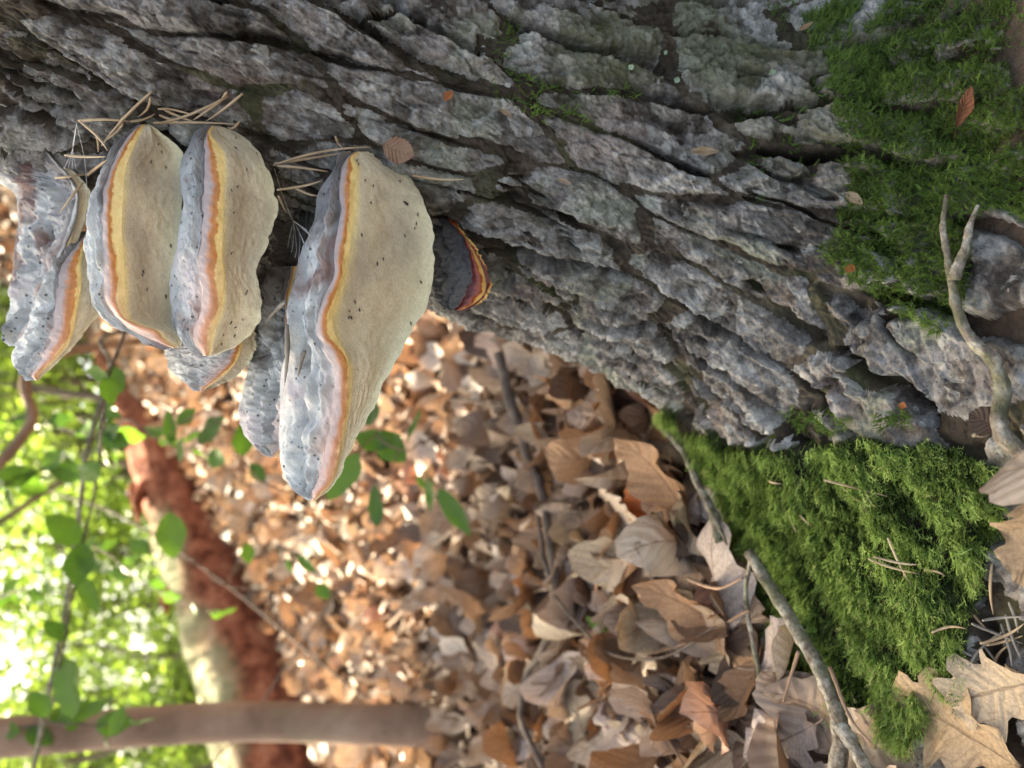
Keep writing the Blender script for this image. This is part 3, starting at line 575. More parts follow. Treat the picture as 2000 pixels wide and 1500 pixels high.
# litter as one mass
tm_near = [leaf_geo(k, 9, 2, c, cu, wv, s) for k, c, cu, wv, s in (('beech', .5, .5, .6, 1), ('beech', .9, .25, .8, 2), ('beech', -.5, .7, .5, 3), ('beech', .2, .9, .9, 4), ('oak', .4, .3, .8, 5), ('oak', -.6, .5, .7, 6), ('beech', 1.3, .3, .9, 7))]
tm_far = [leaf_geo(k, 4, 1, c, cu, wv, s) for k, c, cu, wv, s in (('beech', .6, .6, .5, 11), ('beech', -.6, .6, .6, 12), ('beech', 1.0, .4, .8, 13))]
def wedge(n, y0, y1, pad=.3):
    y = np.sqrt(rng.uniform(y0 * y0, y1 * y1, n)); half = y * .56 + pad; x = rng.uniform(-1, 1, n) * half; return x, y
def litter(n, y0, y1, tm, s0, s1, layer, tilt):
    x, y = wedge(n, y0, y1); keep = footprint(x, y) > .015; keep &= (x < -.03) | (y > .95); x, y = x[keep], y[keep]; n = len(x)
    z = terrain(x, y) + rng.uniform(-.006, layer, n); tint = np.clip(rng.beta(1.3, 1.35, n), 0, 1)
    return scatter(tm, np.stack([x, y, z], -1), rot_rand(n, tilt), rng.uniform(s0, s1, n), rng.integers(0, len(tm), n), tint)
parts = [litter(1900, .22, 1.25, tm_near, .06, .12, .030, .42), litter(3200, 1.2, 2.4, tm_near, .06, .125, .05, .55), litter(8000, 2.3, 6.5, tm_far, .07, .14, .07, .6)]
o = 0; VV, FF, TT, UV = [], [], [], []
for V, Fq, t_, uv in parts: VV.append(V); FF.append(Fq + o); TT.append(t_); UV.append(uv); o += len(V)
link('leaf_litter', mesh('leaf_litter', np.vstack(VV), np.vstack(FF), DRY_S, True, {'tint': np.concatenate(TT)}, np.vstack(UV)), label='deep bed of dry brown beech and oak leaves on the forest floor', cat='leaves', kind='stuff')
# the leaves that show largest, one by one
CLS = {'dark brown': [(0, (.10, .06, .042)), (1, (.22, .14, .095))], 'tan': [(0, (.34, .25, .17)), (1, (.46, .36, .26))], 'pale pinkish': [(0, (.46, .35, .30)), (1, (.62, .51, .455))], 'rusty': [(0, (.30, .16, .085)), (1, (.42, .24, .135))]}
CM = {k: mat_dry(True, v, 'leaf_' + k.replace(' ', '_')) for k, v in CLS.items()}
variants = []
for sh, k, c, cu, wv, sd in (('slightly wavy', 'beech', .45, .35, .7, 21), ('curled', 'beech', .8, .5, .9, 22), ('face-down', 'beech', -.5, .4, .6, 23), ('trough-shaped', 'beech', .15, .8, .8, 24), ('lobed', 'oak', .35, .3, .9, 25), ('lobed', 'oak', -.4, .4, .8, 26), ('tightly rolled', 'beech', 1.2, .2, .7, 27)):
    for cl in CLS: variants.append(('%s %s %s leaf lying loose on the litter' % (sh, cl, k), k, leaf_with_stem(k, CM[cl], 'fallen_leaf', sd, curl=c, cup=cu, wave=wv)))
x, y = wedge(1500, .28, 1.75, .0); keep = (footprint(x, y) > .02) & ((x < K['ax'] - .05) | (y > 1.0)); x, y = x[keep], y[keep]
zt = terrain(x, y) + .024 * sst(.3, .6, y) + rng.uniform(0, .016, len(x)); ppx, ppy, ppd = proj(np.stack([x, y, zt], -1))
ok = (ppx > 820) & (ppx < 2010) & (ppy > 560) & (ppy < 1520) & ~((ppy < 1400) & poly_in(ppx, ppy, [(1690, 1420), (1480, 1110), (1390, 900), (1100, 690), (860, 590), (800, -50), (2050, -50), (2050, 900), (1960, 1000), (1880, 1300), (1800, 1440)]))
sel = np.flatnonzero(ok); sel = sel[np.argsort(ppd[sel])][:270]; RM = rot_rand(len(sel), .38)
for q, s in enumerate(sel):
    lb_, k, me = variants[rng.integers(0, len(variants))]
    ob = link('fallen_leaf', me, None, (x[s], y[s], zt[s]), lb_, 'leaf', lb_.replace('leaf lying', 'leaves lying'), rot=Matrix(RM[q].tolist()).to_quaternion())
    sc = rng.uniform(.065, .125); ob.scale = (sc, sc * rng.uniform(.8, 1.15), sc)
def frame(dx, nz):
    dx = nrm(dx); ny = nrm(np.cross(nz, dx)); nz = np.cross(dx, ny); return Matrix(np.stack([dx, ny, nz], 1).tolist()).to_quaternion()
def hero(kind, mat, p0, p1, label, seed, curl=.25, cup=.3, wave=.6, lift=.006, nrm_=(0, -.3, 1), wd=1.0, name='fallen_leaf', tr=False, cat='leaf', nu=26):
    a = (at if tr else atg)(*p0, lift); b = (at if tr else atg)(*p1, lift)
    me = leaf_with_stem(kind, mat, name, seed, nu, 4, curl=curl, cup=cup, wave=wave); ob = link(name, me, None, a, label, cat, rot=frame(b - a, np.array(nrm_, float)))
    L = float(np.linalg.norm(b - a)); ob.scale = (L, L * wd, L); return ob
hero('oak', OAK, (1990, 1500), (1765, 1345), 'big pale oak leaf lying against the tip of the mossy root', 31, .12, .15, .5, .012, (-.1, -.45, 1), 1.15)
hero('oak', OAK, (2030, 1330), (1880, 1360), 'tan oak leaf half under the big pale one beside needles', 32, .2, .3, .8, .008, (0, -.5, 1), 1.2)
hero('oak', OAK, (2110, 900), (1985, 1100), 'curled tan leaf standing on dark soil below the forked branch', 33, .3, .5, .8, .010, (-.2, -.6, .6), .9)
hero('beech', ORANGE, (1300, 1060), (1265, 930), 'glowing orange-red leaf in the litter above the mossy root', 34, .4, .4, .5, .030, (-.4, -.5, .8), 1.25)
hero('beech', DRY_O, (1180, 990), (1330, 1130), 'long pinkish beech leaf with clear ribs beside the mossy root', 35, .15, .35, .3, .030, (-.2, -.55, .9), .95)
hero('beech', DRY_O, (1180, 740), (1280, 900), 'large shiny beech leaf leaning on the trunk edge', 36, .35, .4, .3, .028, (-.4, -.5, .8), 1.1)
hero('oak', OAK, (1330, 1340), (1460, 1440), 'wide wavy tan leaf in the litter beside the grey fallen stick', 37, .3, .5, .8, .026, (0, -.5, 1), 1.3)
hero('beech', DRY_O, (1075, 1110), (1110, 960), 'upright brown leaf folded behind the thin bent twig', 38, .5, .6, .4, .030, (.2, -.8, .5), 1.1)
hero('beech', DRY_O, (1960, 838), (1900, 815), 'little tan leaf scrap caught on the forked branch', 39, .3, .3, .5, .016, (0, -.9, .4), 1.5, 'fallen_leaf', True)
hero('beech', FLAKE, (748, 282), (812, 312), 'thin peeling orange-tan bark flake at the top of the biggest fungus', 40, .3, .2, .6, .006, (0, -1, .2), 1.2, 'bark_flake', True, 'bark')

for (p0, p1, lab, mt, wd) in (((1868, 250), (1893, 165), 'red-brown bud scale standing in the dark green moss', RUST, .5), ((868, 196), (885, 180), 'tiny orange chip in a bark crack above the biggest fungus', ORANGE, 1.2), ((975, 212), (1000, 230), 'tan needle scrap caught in a long bark crack', OAK, .5), ((1348, 296), (1402, 299), 'flat tan husk lying across a bark crack beside the moss', OAK, .5),
                              ((1652, 376), (1684, 402), 'orange-tan scrap at the torn edge of the dark moss', OAK, .8), ((1652, 522), (1672, 530), 'small orange chip under the edge of the dark moss', ORANGE, 1.3), ((1090, 350), (1118, 362), 'pale sliver of wood stuck on the grey bark', OAK, .5), ((1560, 60), (1590, 45), 'orange sliver beside the upper edge of the dark moss', OAK, .5), ((1755, 790), (1772, 795), 'orange crumb on the bark between the moss patches', ORANGE, 1.4)):
    hero('beech', mt, p0, p1, lab, int(p0[0]), .2, .4, .4, .005, (0, -.8, .4), wd, 'litter_scrap', True, 'debris', 10)
for q, (cx, cy) in enumerate(((1412, 88), (1322, 156), (1300, 102), (1232, 131), (1508, 140), (1420, 100))):
    a = at(cx, cy, .0015); V, Fq, uv = leaf_geo('beech', 6, 3, .1, .2, .8, 60 + q); ob = link('lichen_flake', mesh('lichen_flake', (V - np.array([.5, 0, 0])) * np.array([1, 1.5, 1]), Fq, LICHEN), None, a, 'pale mint-green lichen flake on the bark above the dark moss', 'lichen', 'mint-green lichen flakes', rot=frame(np.array([.4, -.1, .9]) + rng.normal(size=3) * .3, CAM - a)); ob.scale = (rng.uniform(.003, .0055),) * 3
# ------------------------------------------------------------------ branches and twigs
def stick(name, label, parts_, mat, cat='branch', group=None, lift=.004, rough=.18, ground=True):
    """parts_: list of (part name, [(x, y)...], radius px start, end)"""
    root = None
    for pn, pts, r0, r1 in parts_:
        P = np.array([(atg if ground else at)(x_, y_, lift) for x_, y_ in pts]); d_ = np.array([proj(p)[2] for p in P]); d_ = np.convolve(np.pad(d_, 1, 'edge'), [.25, .5, .25], 'valid'); P = unproj(np.array([p[0] for p in pts]), np.array([p[1] for p in pts]), d_)
        if root is None: root = thing(name, P[0], label, cat, group); org_ = P[0]
        n = max(16, len(pts) * 12); dd = np.interp(np.linspace(0, 1, n), np.linspace(0, 1, len(d_)), d_); rr = np.linspace(r0, r1, n) * dd / FPX * (1 + .22 * (vn2(np.arange(n) * .35, np.zeros(n), len(pts)) - .5))
        Ps = spline(P, n) - org_; Ps = Ps + (np.stack([fbm3(Ps, 40, 2, q) for q in (3, 4, 5)], -1) - .5) * rr[:, None] * 1.2
        link(pn, tubes_mesh(pn, [tube(Ps, rr, 14, None, rough, n)], mat), root)
    return root
stick('fallen_branch', 'forked weathered branch leaning on the foot of the trunk beside moss', [
    ('stem', [(1848, 380), (1843, 440), (1858, 520), (1872, 600), (1902, 662), (1942, 705), (1958, 760), (1950, 830), (1992, 878), (2040, 900)], 4, 20), ('fork', [(1868, 545), (1882, 490), (1893, 440), (1910, 400)], 12, 3), ('side_twig', [(1950, 825), (1925, 845), (1900, 850)], 10, 4)], TWIG, lift=.012, ground=False)
stick('fallen_stick', 'grey forked stick lying along the lower edge of the mossy root', [
    ('stem', [(1462, 1075), (1500, 1140), (1548, 1215), (1590, 1290), (1628, 1370), (1642, 1425), (1630, 1520)], 11, 17), ('fork', [(1640, 1415), (1675, 1465), (1700, 1510)], 14, 13)], TWIG, lift=.05)
stick('thin_twig', 'thin bent dark twig crossing the leaf litter', [
    ('stem', [(975, 690), (995, 780), (1025, 870), (1055, 950), (1072, 1040), (1086, 1140), (1070, 1240), (1030, 1320), (1018, 1400), (1060, 1500)], 11, 6), ('side_twig', [(1084, 1165), (1130, 1220), (1190, 1275), (1290, 1285), (1395, 1225)], 4, 2), ('side_twig', [(1050, 1000), (1060, 1080), (1075, 1130)], 4, 5), ('side_twig', [(985, 790), (940, 785), (880, 780)], 5, 3)], TWIGD, lift=.075)
stick('thin_twig', 'short knobbly twig in the leaves under the orange leaf', [('stem', [(1295, 835), (1335, 885), (1365, 950), (1392, 1005), (1405, 1060)], 6, 9), ('side_twig', [(1392, 1005), (1410, 1040), (1420, 1065)], 4, 3)], TWIG, lift=.05)
stick('thin_twig', 'curved olive twig sticking out from under the moss', [('stem', [(1468, 1085), (1458, 1150), (1466, 1220), (1478, 1290), (1484, 1330)], 5, 4)], TWIG, lift=.05)
stick('thin_twig', 'fine reddish stalk slanting over the leaves beside the olive twig', [('stem', [(1465, 1190), (1410, 1220), (1330, 1260), (1260, 1280)], 3, 2)], TWIGB, lift=.06)
for pts in ([(1250, 545), (1340, 600)], [(1290, 1420), (1340, 1500)], [(930, 1290), (860, 1400)], [(1180, 790), (1120, 850), (1100, 800)], [(1620, 1300), (1660, 1400), (1700, 1450)], [(1560, 1270), (1530, 1370)], [(760, 1220), (860, 1130)], [(1345, 1130), (1400, 1150), (1450, 1130)]):
    stick('thin_twig', 'short fine brown twig scattered on the leaf litter', [('stem', pts, 4, 2)], TWIGB, group='fine twigs on the litter', lift=.075)

# ------------------------------------------------------------------ needles
CROPS = {1: (0, 150, 3.3333), 3: (400, 200, 3.3333), 4: (400, 550, 3.3333), 6: (1250, 750, 2.6667), 7: (1400, 1050, 3.3333)}
def cp(c, x, y): ox, oy, k = CROPS[c]; return ox + x / k, oy + y / k
NL = {'dry pine needle caught behind the tops of the twin bracket fungi': (1, [(990, 95, 660, 450), (800, 300, 680, 420), (510, 285, 850, 290), (520, 290, 700, 480), (620, 360, 640, 490), (1480, 100, 1440, 150), (1480, 130, 1000, 305), (1580, 110, 1340, 290), (1450, 150, 1260, 280), (1070, 215, 1280, 300), (1000, 300, 1550, 310), (1030, 210, 1260, 250), (850, 290, 1010, 240), (980, 130, 900, 260), (860, 230, 780, 330), (1560, 290, 1480, 330), (1040, 250, 1200, 310)]),
      'dry pine needle lying on the uppermost grey fungus': (1, [(540, 690, 390, 890), (570, 640, 700, 540), (420, 510, 690, 520), (360, 660, 560, 635)]),
      'dry pine needle wedged between the banded and the biggest fungus': (3, [(445, 410, 1080, 290), (450, 400, 950, 320), (470, 415, 800, 450), (470, 570, 760, 510), (580, 555, 740, 610), (850, 220, 900, 300), (480, 610, 530, 720)]),
      'dry needle lying on bare wood below the biggest fungus': (3, [(1350, 475, 1690, 500)]),
      'thick dry needle lying in the furrow of the grey lobes': (4, [(525, 130, 390, 270), (535, 280, 520, 660), (650, 450, 605, 620)]),
      'dry needle lying on the bright moss cushion': (6, [(960, 500, 1290, 585), (1060, 545, 1200, 690), (725, 600, 815, 775), (1290, 800, 1430, 1080), (1215, 900, 1470, 940), (1190, 910, 1460, 990), (1480, 970, 1590, 1000), (1520, 1295, 1700, 1275), (670, 505, 740, 520), (1200, 1480, 1240, 1510), (830, 680, 900, 740)]),
      'needle scattered on dark soil between root tip and oak leaf': (7, [(1715, 690, 2000, 560), (1640, 840, 1900, 590), (1730, 540, 2000, 515), (1670, 500, 1760, 600), (1690, 640, 1870, 880), (1880, 500, 1980, 790), (1790, 170, 1800, 500), (1560, 1060, 1680, 1090), (1530, 700, 1700, 790), (1800, 880, 1900, 700), (1660, 560, 1990, 690), (1850, 560, 1920, 840), (1760, 700, 1990, 640), (1900, 420, 1960, 620)])}
for lab, (c, segs) in NL.items():
    for si, (xa, ya, xb, yb) in enumerate(segs):
        a, b = cp(c, xa, ya), cp(c, xb, yb); lf = .012 if c == 6 else .003
        t_ = np.linspace(0, 1, 5); pts = np.array([at(a[0] + (b[0] - a[0]) * k, a[1] + (b[1] - a[1]) * k, lf) for k in t_])
        dline = pts[0] + (pts[-1] - pts[0]) * t_[:, None]; dpt = proj(pts)[2]; lin = dpt[0] + (dpt[-1] - dpt[0]) * t_; dl = (lin - max(0, (lin - dpt).max())) if c == 4 else np.minimum(dpt.min() + .012, dpt); pts = unproj(np.interp(t_, [0, 1], [a[0], b[0]]), np.interp(t_, [0, 1], [a[1], b[1]]), np.convolve(np.pad(dl, 1, 'edge'), [.25, .5, .25], 'valid'))
        pts[1:4] += rng.normal(size=3) * .0012 * np.sin(math.pi * t_[1:4])[:, None]; r0 = .00085 if c != 4 else .0014
        V, q_, t3 = tube(pts - pts[0], [r0 * .8, r0 * 1.1, r0, r0 * .8, r0 * .3], 6, 14, .1, si)
        link('pine_needle', tubes_mesh('pine_needle', [(V, q_, t3)], NEEDG if (c == 7 and si % 3) or (c == 4) else NEEDLE), None, pts[0], lab, 'needle', lab.replace('dry ', '').replace('needle', 'needles', 1))

# ------------------------------------------------------------------ gnats on the pore surfaces
def gnat_mesh():
    items = [tube([(-.5, 0, .12), (-.2, 0, .16), (.1, 0, .17), (.34, 0, .16), (.5, 0, .13)], [.03, .12, .14, .11, .05], 8, 9)]
    items.append(tube([(-.55, .12, .24), (-.1, .10, .28), (.2, .04, .27)], [.015, .06, .02], 4, 5)); items.append(tube([(-.55, -.12, .24), (-.1, -.10, .28), (.2, -.04, .27)], [.015, .06, .02], 4, 5))
    for sx in (-.15, .1, .3):
        for sy in (-1, 1): items.append(tube([(sx, 0, .12), (sx + .05, sy * .22, .2), (sx - .02, sy * .32, 0)], [.015, .012, .01], 3, 4))
    return tubes_mesh('gnat', items, GNAT)
GM = gnat_mesh()
G = {'tiny dark gnat on the straight-edged creamy pores': (1, [(1030, 440), (1050, 490), (980, 555), (1080, 590), (930, 1270), (925, 1290), (955, 1385), (1110, 1100), (1085, 1430)]),
     'tiny dark gnat on the pores of the wavy-edged fungus': (1, [(1535, 400), (1535, 465), (1605, 605), (1545, 715), (1505, 740), (1520, 885), (1670, 500), (1505, 1148), (1610, 1395), (1600, 1410), (1500, 1600), (1530, 1630), (1450, 1680), (1525, 1685), (1580, 1580), (1440, 1740)]),
     'tiny dark gnat on the broad cream pores of the biggest fungus': (3, [(990, 380), (1000, 405), (1045, 510), (1095, 545), (1080, 655), (1385, 730), (1375, 790), (1365, 820), (1300, 870), (1020, 865), (1160, 1020), (1120, 1050), (1270, 515), (975, 1300), (940, 1360), (935, 1400), (950, 1400), (1005, 1350), (1405, 1170), (1340, 1440)])}
for lab, (c, pts) in G.items():
    for xa, ya in pts:
        x_, y_ = cp(c, xa, ya); p = at(x_, y_, 0, 4); e1 = at(x_, y_ + 8, 0, 4) - p; e2 = at(x_ + 8, y_, 0, 4) - p; n_ = nrm(np.cross(e1, e2)); n_ = n_ if n_ @ (CAM - p) > 0 else -n_
        ang = rng.normal() * .45; dr = nrm(e2) * math.sin(ang) + nrm(e1) * math.cos(ang); s_ = rng.uniform(.0020, .0029)
        ob = link('gnat', GM, None, p, lab, 'gnat', lab.replace('gnat', 'gnats'), rot=frame(dr, n_)); ob.scale = (s_, s_, s_)
p = at(*cp(3, 1310, 655), 0, 4); ob = link('beetle', GM, None, p, 'small dark beetle near the upper edge of the biggest pore surface', 'beetle', rot=frame(np.array([.5, 0, .6]), CAM - p)); ob.scale = (.004, .0055, .004)

# ------------------------------------------------------------------ cobwebs
def web(label, segs):
    items = []
    for pts in segs:
        P = np.array([at(x_, y_, .006 if i_ not in (0,) else .003) for i_, (x_, y_) in enumerate(pts)]); items.append(tube(P, np.full(len(P), .00016), 4, 8))
    base = items[0][0][0]; link('cobweb', tubes_mesh('cobweb', [(V - base, q, t) for V, q, t in items], WEB), None, base, label, 'cobweb')
fan = [[(536, 330), (555, 390), (572, 430 + k)] for k in (0, 4)] + [[(574, 432), (566 + 6.5 * k, 460 + (k % 3) * 12), (562 + 7 * k, 485 + (k % 4) * 9)] for k in range(6)] + [[(572, 430), (600 + 3 * k, 450 + 5 * k)] for k in range(3)]
web('white cobweb strands fanning between the banded and the biggest fungus', fan)
web('faint cobweb stretched over the bark above the uppermost fungus', [[(150, 240), (142, 290), (125 + 8 * k, 330)] for k in range(4)] + [[(150, 245), (165, 310), (170, 370)]])

# ------------------------------------------------------------------ fallen red log
L0, L1 = unproj(660, 1720, 3.75), unproj(205, 600, 5.3)
nL, mL = 70, 40; tt = np.linspace(0, 1, nL); ax = L0 + (L1 - L0) * tt[:, None]; rad = np.interp(tt, [0, .35, .75, 1], [.34, .30, .20, .14]); dr = nrm(L1 - L0); e1 = nrm(np.cross(dr, [0, 0, 1])); e2 = np.cross(e1, dr)
th = np.linspace(0, 2 * math.pi, mL, endpoint=False); RR = rad[:, None] * (1 + .30 * (fbm2(np.repeat(tt[:, None] * 14, mL, 1), np.repeat(np.abs(th[None] - math.pi) * 1.3, nL, 0), 4, 301) - .5) - .10 * sst(.55, .8, vn2(np.repeat(tt[:, None] * 5, mL, 1), np.repeat(np.abs(th[None] - math.pi) * 2.5, nL, 0), 305)))
LV = (ax[:, None] + RR[..., None] * (np.cos(th)[None, :, None] * e1 + np.sin(th)[None, :, None] * e2)).reshape(-1, 3)
lq = grid_faces(nL, mL, True); up = np.sin(th[lq[:, 0] % mL]) ; ti = tt[lq[:, 0] // mL]; nz_ = vn2(ti * 22, up * 3 + 5, 311)
TTn, THn = np.repeat(tt[:, None], mL, 1), np.repeat(th[None], nL, 0)
pale = (sst(-.15, .35, np.sin(THn) - .40 - 1.0 * (fbm3(LV.reshape(nL, mL, 3), 3.2, 4, 313) - .35)) * sst(.10, .2, TTn) * sst(.60, .5, TTn)).ravel()
lo = thing('fallen_log', (L0 + L1) / 2 - np.array([0, 0, .2]), 'rotten red-brown fallen log lying behind the bracket fungi', 'log'); lb = np.array(lo.location)
link('wood', mesh('wood', LV - lb, lq, LOGM, True, {'pale': pale}), lo)
for k_, (ts, ln, sg) in enumerate(((.62, .22, 1), (.66, .16, -1), (.45, .15, 1))):
    c_ = L0 + (L1 - L0) * ts + e2 * np.interp(ts, tt, rad) * .7 + e1 * .08 * sg; link('splinter', tubes_mesh('splinter', [tube(np.array([c_, c_ + e2 * .08 - dr * ln * .5, c_ + e2 * .10 - dr * ln]) - lb, [.035, .028, .008], 8, 12, .4, k_)], LOGM), lo)

# ------------------------------------------------------------------ young trees, saplings, background foliage
def leafcards(P, D, size, tint):
    """small pointed leaves, six corners each, folded on the midrib"""
    n = len(P); D = nrm(D); a = nrm(np.cross(D, rng.normal(size=(n, 3)))); b = np.cross(D, a); s = size[:, None]
    V = np.stack([P, P + D * s * .45 + a * s * .26 + b * s * .06, P + D * s * .55, P + D * s * .45 - a * s * .26 + b * s * .06, P + D * s * 1.0 - b * s * .08], 1).reshape(-1, 3)
    F3 = (np.arange(n)[:, None, None] * 5 + np.array([(0, 1, 2), (0, 2, 3), (1, 4, 2), (2, 4, 3)])[None]).reshape(-1, 3); return V, F3, np.repeat(tint, 5)
def tree_thing(name, base, top, r0, r1, crowns, label, group, nleaf, lsize, bark_=GREYB, tint=(.5, .25), bend=.06, cat='tree', limbs=7):
    base = np.asarray(base, float); top = np.asarray(top, float); root = thing(name, base, label, cat, group)
    Pm = [base + (top - base) * k + np.array([rng.normal(), rng.normal(), 0]) * bend * math.sin(k * math.pi) for k in np.linspace(0, 1, 6)]
    Pm[0] = Pm[0] - np.array([0, 0, .05]); items = [tube(np.array(Pm) - base, np.linspace(r0, r1, 6), 12, 30, .12, int(rng.integers(99)))]
    CC = []
    for cx, cy, cz, rx, rz in crowns:
        for q in range(limbs):
            dirn = nrm(np.array([rng.normal(), rng.normal(), rng.normal() * .6])); e = np.array([cx, cy, cz]) + dirn * np.array([rx, rx, rz]) * rng.uniform(.5, .95)
            j = np.argmin([np.linalg.norm(p_ - e) + max(0, p_[2] - e[2]) for p_ in Pm]); s_ = Pm[max(j, 1)]
            items.append(tube(np.array([s_, (s_ + e) / 2 + [0, 0, .08], e]) - base, [r1 * .8, r1 * .5, r1 * .15], 5, 8)); CC += [s_ + (e - s_) * k for k in (.45, .65, .8, .9, 1.0)]
    link('trunk', tubes_mesh('trunk', items, bark_), root)
    if nleaf:
        CC = np.array(CC); per = rng.integers(0, len(CC), nleaf); sp = np.mean([c[3] for c in crowns]) * .22
        off = rng.normal(size=(nleaf, 3)) * sp * np.array([1, 1, .55]); LP = CC[per] + off; D = nrm(off * .5 + rng.normal(size=(nleaf, 3)) * .5 * sp + np.array([0, 0, -.35 * sp]))
        V, F3, tn = leafcards(LP - base, D, rng.uniform(.7, 1.2, nleaf) * lsize, np.clip(rng.normal(tint[0], tint[1], nleaf), 0, 1)); link('crown', mesh('crown', V, F3, GREEN_S, False, {'tint': tn}), root)
    return root
# the slim young tree standing in the litter; its unseen crown is shaped to shade the old tree
gb = unproj(900, 1425, ground_depth(900, 1425)); gt = unproj(20, 1378, proj(gb)[2] * .93); dirt = (gt - gb); tp = gb + dirt * 2.9
tree_thing('young_tree', gb, tp, .046, .026, [(-1.95, 2.75, 3.6, 1.0, .7), (-1.2, 2.1, 3.2, .7, .5), (-2.7, 3.3, 4.3, 1.0, .8)], 'slim smooth-barked young tree rising from the leaf litter', 'young trees', 12500, .085, SMOOTHB, (.5, .25), .03)
# trees added round about, crowns above the frame placed to dapple the ground
k_ = 0
for bx, by, hh, cr, nl in ((-4.3, 4.2, 6.0, 1.6, 2400), (-3.6, 7.0, 6.4, 1.7, 1500), (-5.6, 6.2, 6.4, 1.8, 1500), (2.6, 3.4, 5.6, 1.5, 3600), (-3.4, 1.0, 5.2, 1.5, 2500), (.6, 7.5, 6.5, 1.7, 3200)):
    tree_thing('shade_tree', (bx, by, float(terrain(bx, by))), (bx + rng.normal() * .2, by + rng.normal() * .2, hh), .07, .03, [(bx + rng.normal() * .3, by + rng.normal() * .3, hh - .4, cr, cr * .6), (bx + rng.normal() * .8, by + rng.normal() * .8, hh - 1.3, cr * .8, .6)],
               'grey beech added round the old tree, its unseen crown dappling the ground', 'added shade trees', nl, .10, GREYB, (.5, .25), .1)
# undergrowth of leafy young beeches behind the log
for q in range(22):
    by = rng.uniform(5.2, 12.5); a_ = rng.uniform(-.54, .12); bx = a_ * by; z0 = float(terrain(bx, by)); hh = rng.uniform(2.4, 4.6)
    tree_thing('beech_sapling', (bx, by, z0), (bx + rng.normal() * .25, by + rng.normal() * .2, z0 + hh), .03, .010, [(bx + rng.normal() * .2, by, z0 + hh * .72, .9, .8), (bx + rng.normal() * .3, by + rng.normal() * .3, z0 + hh * .38, .8, .6)],
               'leafy young beech in the sunlit thicket behind the log', 'young beeches behind the log', 1150, .085, GREYB, (.62, .25), .15, 'sapling')
for q in range(26):
    by = rng.uniform(9, 22); a_ = rng.uniform(-.62, .2); bx = a_ * by; z0 = float(terrain(bx, by)); hh = rng.uniform(5, 9)
    tree_thing('forest_tree', (bx, by, z0), (bx + rng.normal() * .4, by + rng.normal() * .3, z0 + hh), rng.uniform(.06, .14), .03, [(bx + rng.normal() * .5, by, z0 + hh * .8, 1.9, 1.5), (bx + rng.normal() * .7, by + rng.normal() * .5, z0 + hh * .45, 1.9, 1.4), (bx + rng.normal() * .8, by + rng.normal() * .6, z0 + hh * .2, 1.7, .9)],
               'distant leafy tree of the wood beyond the young beeches', 'distant trees of the wood', 1700, .17, GREYB, (.4, .28), .2, 'tree', 6)
# nearer seedlings whose leaves show one by one
GL = [leaf_with_stem(k, GREEN_O, 'leaf', s, 10, 2, curl=c, cup=.25, wave=.3) for k, c, s in (('beech', .25, 41), ('beech', -.3, 42), ('willow', .2, 43))]
def seedling(label, stem, leaves, d0, dg=None, mat=TWIGD, rpx=(4, 2)):
    """stem: picture points from the ground up; leaves: (x0, y0, x1, y1, variant)"""
    P = np.array([unproj(x_, y_, d0 + (0 if len(q) == 0 else q[0])) for x_, y_, *q in stem])
    if dg is not None: g = unproj(dg[0], dg[1], ground_depth(*dg)); P = np.vstack([g - np.array([0, 0, .02]), P])
    root = thing('seedling', P[0], label, 'seedling', None); n = 8 * len(P); rr = np.linspace(rpx[0], rpx[1], n) * d0 / FPX * .5
    link('stem', tubes_mesh('stem', [tube(spline(P - P[0], n), rr, 6)], mat), root); SP = spline(P, 60)
    for x0, y0, x1, y1, v in leaves:
        d_ = d0 + rng.uniform(-.03, .03); a, b = unproj(x0, y0, d_), unproj(x1, y1, d_ + rng.uniform(-.02, .02)); nn = nrm(CAM - a) + rng.normal(size=3) * .45 + np.array([0, 0, .35])
        ob = link('leaf', GL[v], root, a - P[0], rot=frame(b - a, nn)); L = float(np.linalg.norm(b - a)); ob.scale = (L, L, L)
        j = np.argmin(np.linalg.norm(SP - a, axis=1)); 
        if np.linalg.norm(SP[j] - a) > .006: link('petiole', tubes_mesh('petiole', [tube(np.array([SP[j], (SP[j] + a) / 2 + [0, 0, .004], a]) - P[0], [.0009, .0007, .0006], 5, 6)], mat), root)
seedling('hanging dark stem with pairs of fresh green leaves under the uppermost fungus', [(185, 960, .25), (200, 850, .1), (210, 745), (246, 640), (250, 560)], [(212, 735, 180, 720, 0), (205, 735, 215, 790, 0), (215, 715, 245, 770, 0), (200, 850, 255, 880, 0), (192, 900, 150, 950, 1), (200, 860, 245, 830, 0)], 1.0, None, TWIGD, (7, 5))
seedling('thin stem trailing green leaves down beside the slim young tree', [(62, 1388, .55), (85, 1392, .25), (100, 1385, .1), (120, 1280), (160, 1070), (185, 960), (205, 830)], [(160, 1060, 85, 1010, 0), (150, 1090, 140, 1130, 1), (160, 1060, 150, 1150, 0), (120, 1280, 175, 1395, 0), (130, 1250, 90, 1210, 1), (150, 1120, 195, 1200, 2), (95, 1400, 60, 1350, 0), (240, 1380, 225, 1440, 0)], 1.25, None, TWIGD, (6, 4))
seedling('seedling with big glossy leaves below the biggest fungus', [(840, 860), (800, 880), (760, 870), (735, 850)], [(762, 870, 690, 840, 0), (735, 845, 800, 905, 0), (700, 885, 655, 985, 0), (735, 780, 725, 830, 0), (735, 1030, 738, 940, 2), (820, 800, 805, 870, 2)], 1.15, (960, 850), TWIGB, (4, 3))
seedling('seedling with narrow hanging leaves over the brown litter', [(930, 980), (900, 990), (860, 950), (835, 930)], [(835, 930, 850, 1000, 2), (855, 955, 925, 1045, 2), (830, 955, 812, 925, 2), (870, 965, 905, 1010, 2)], 1.25, (1000, 980), TWIGB, (4, 2))
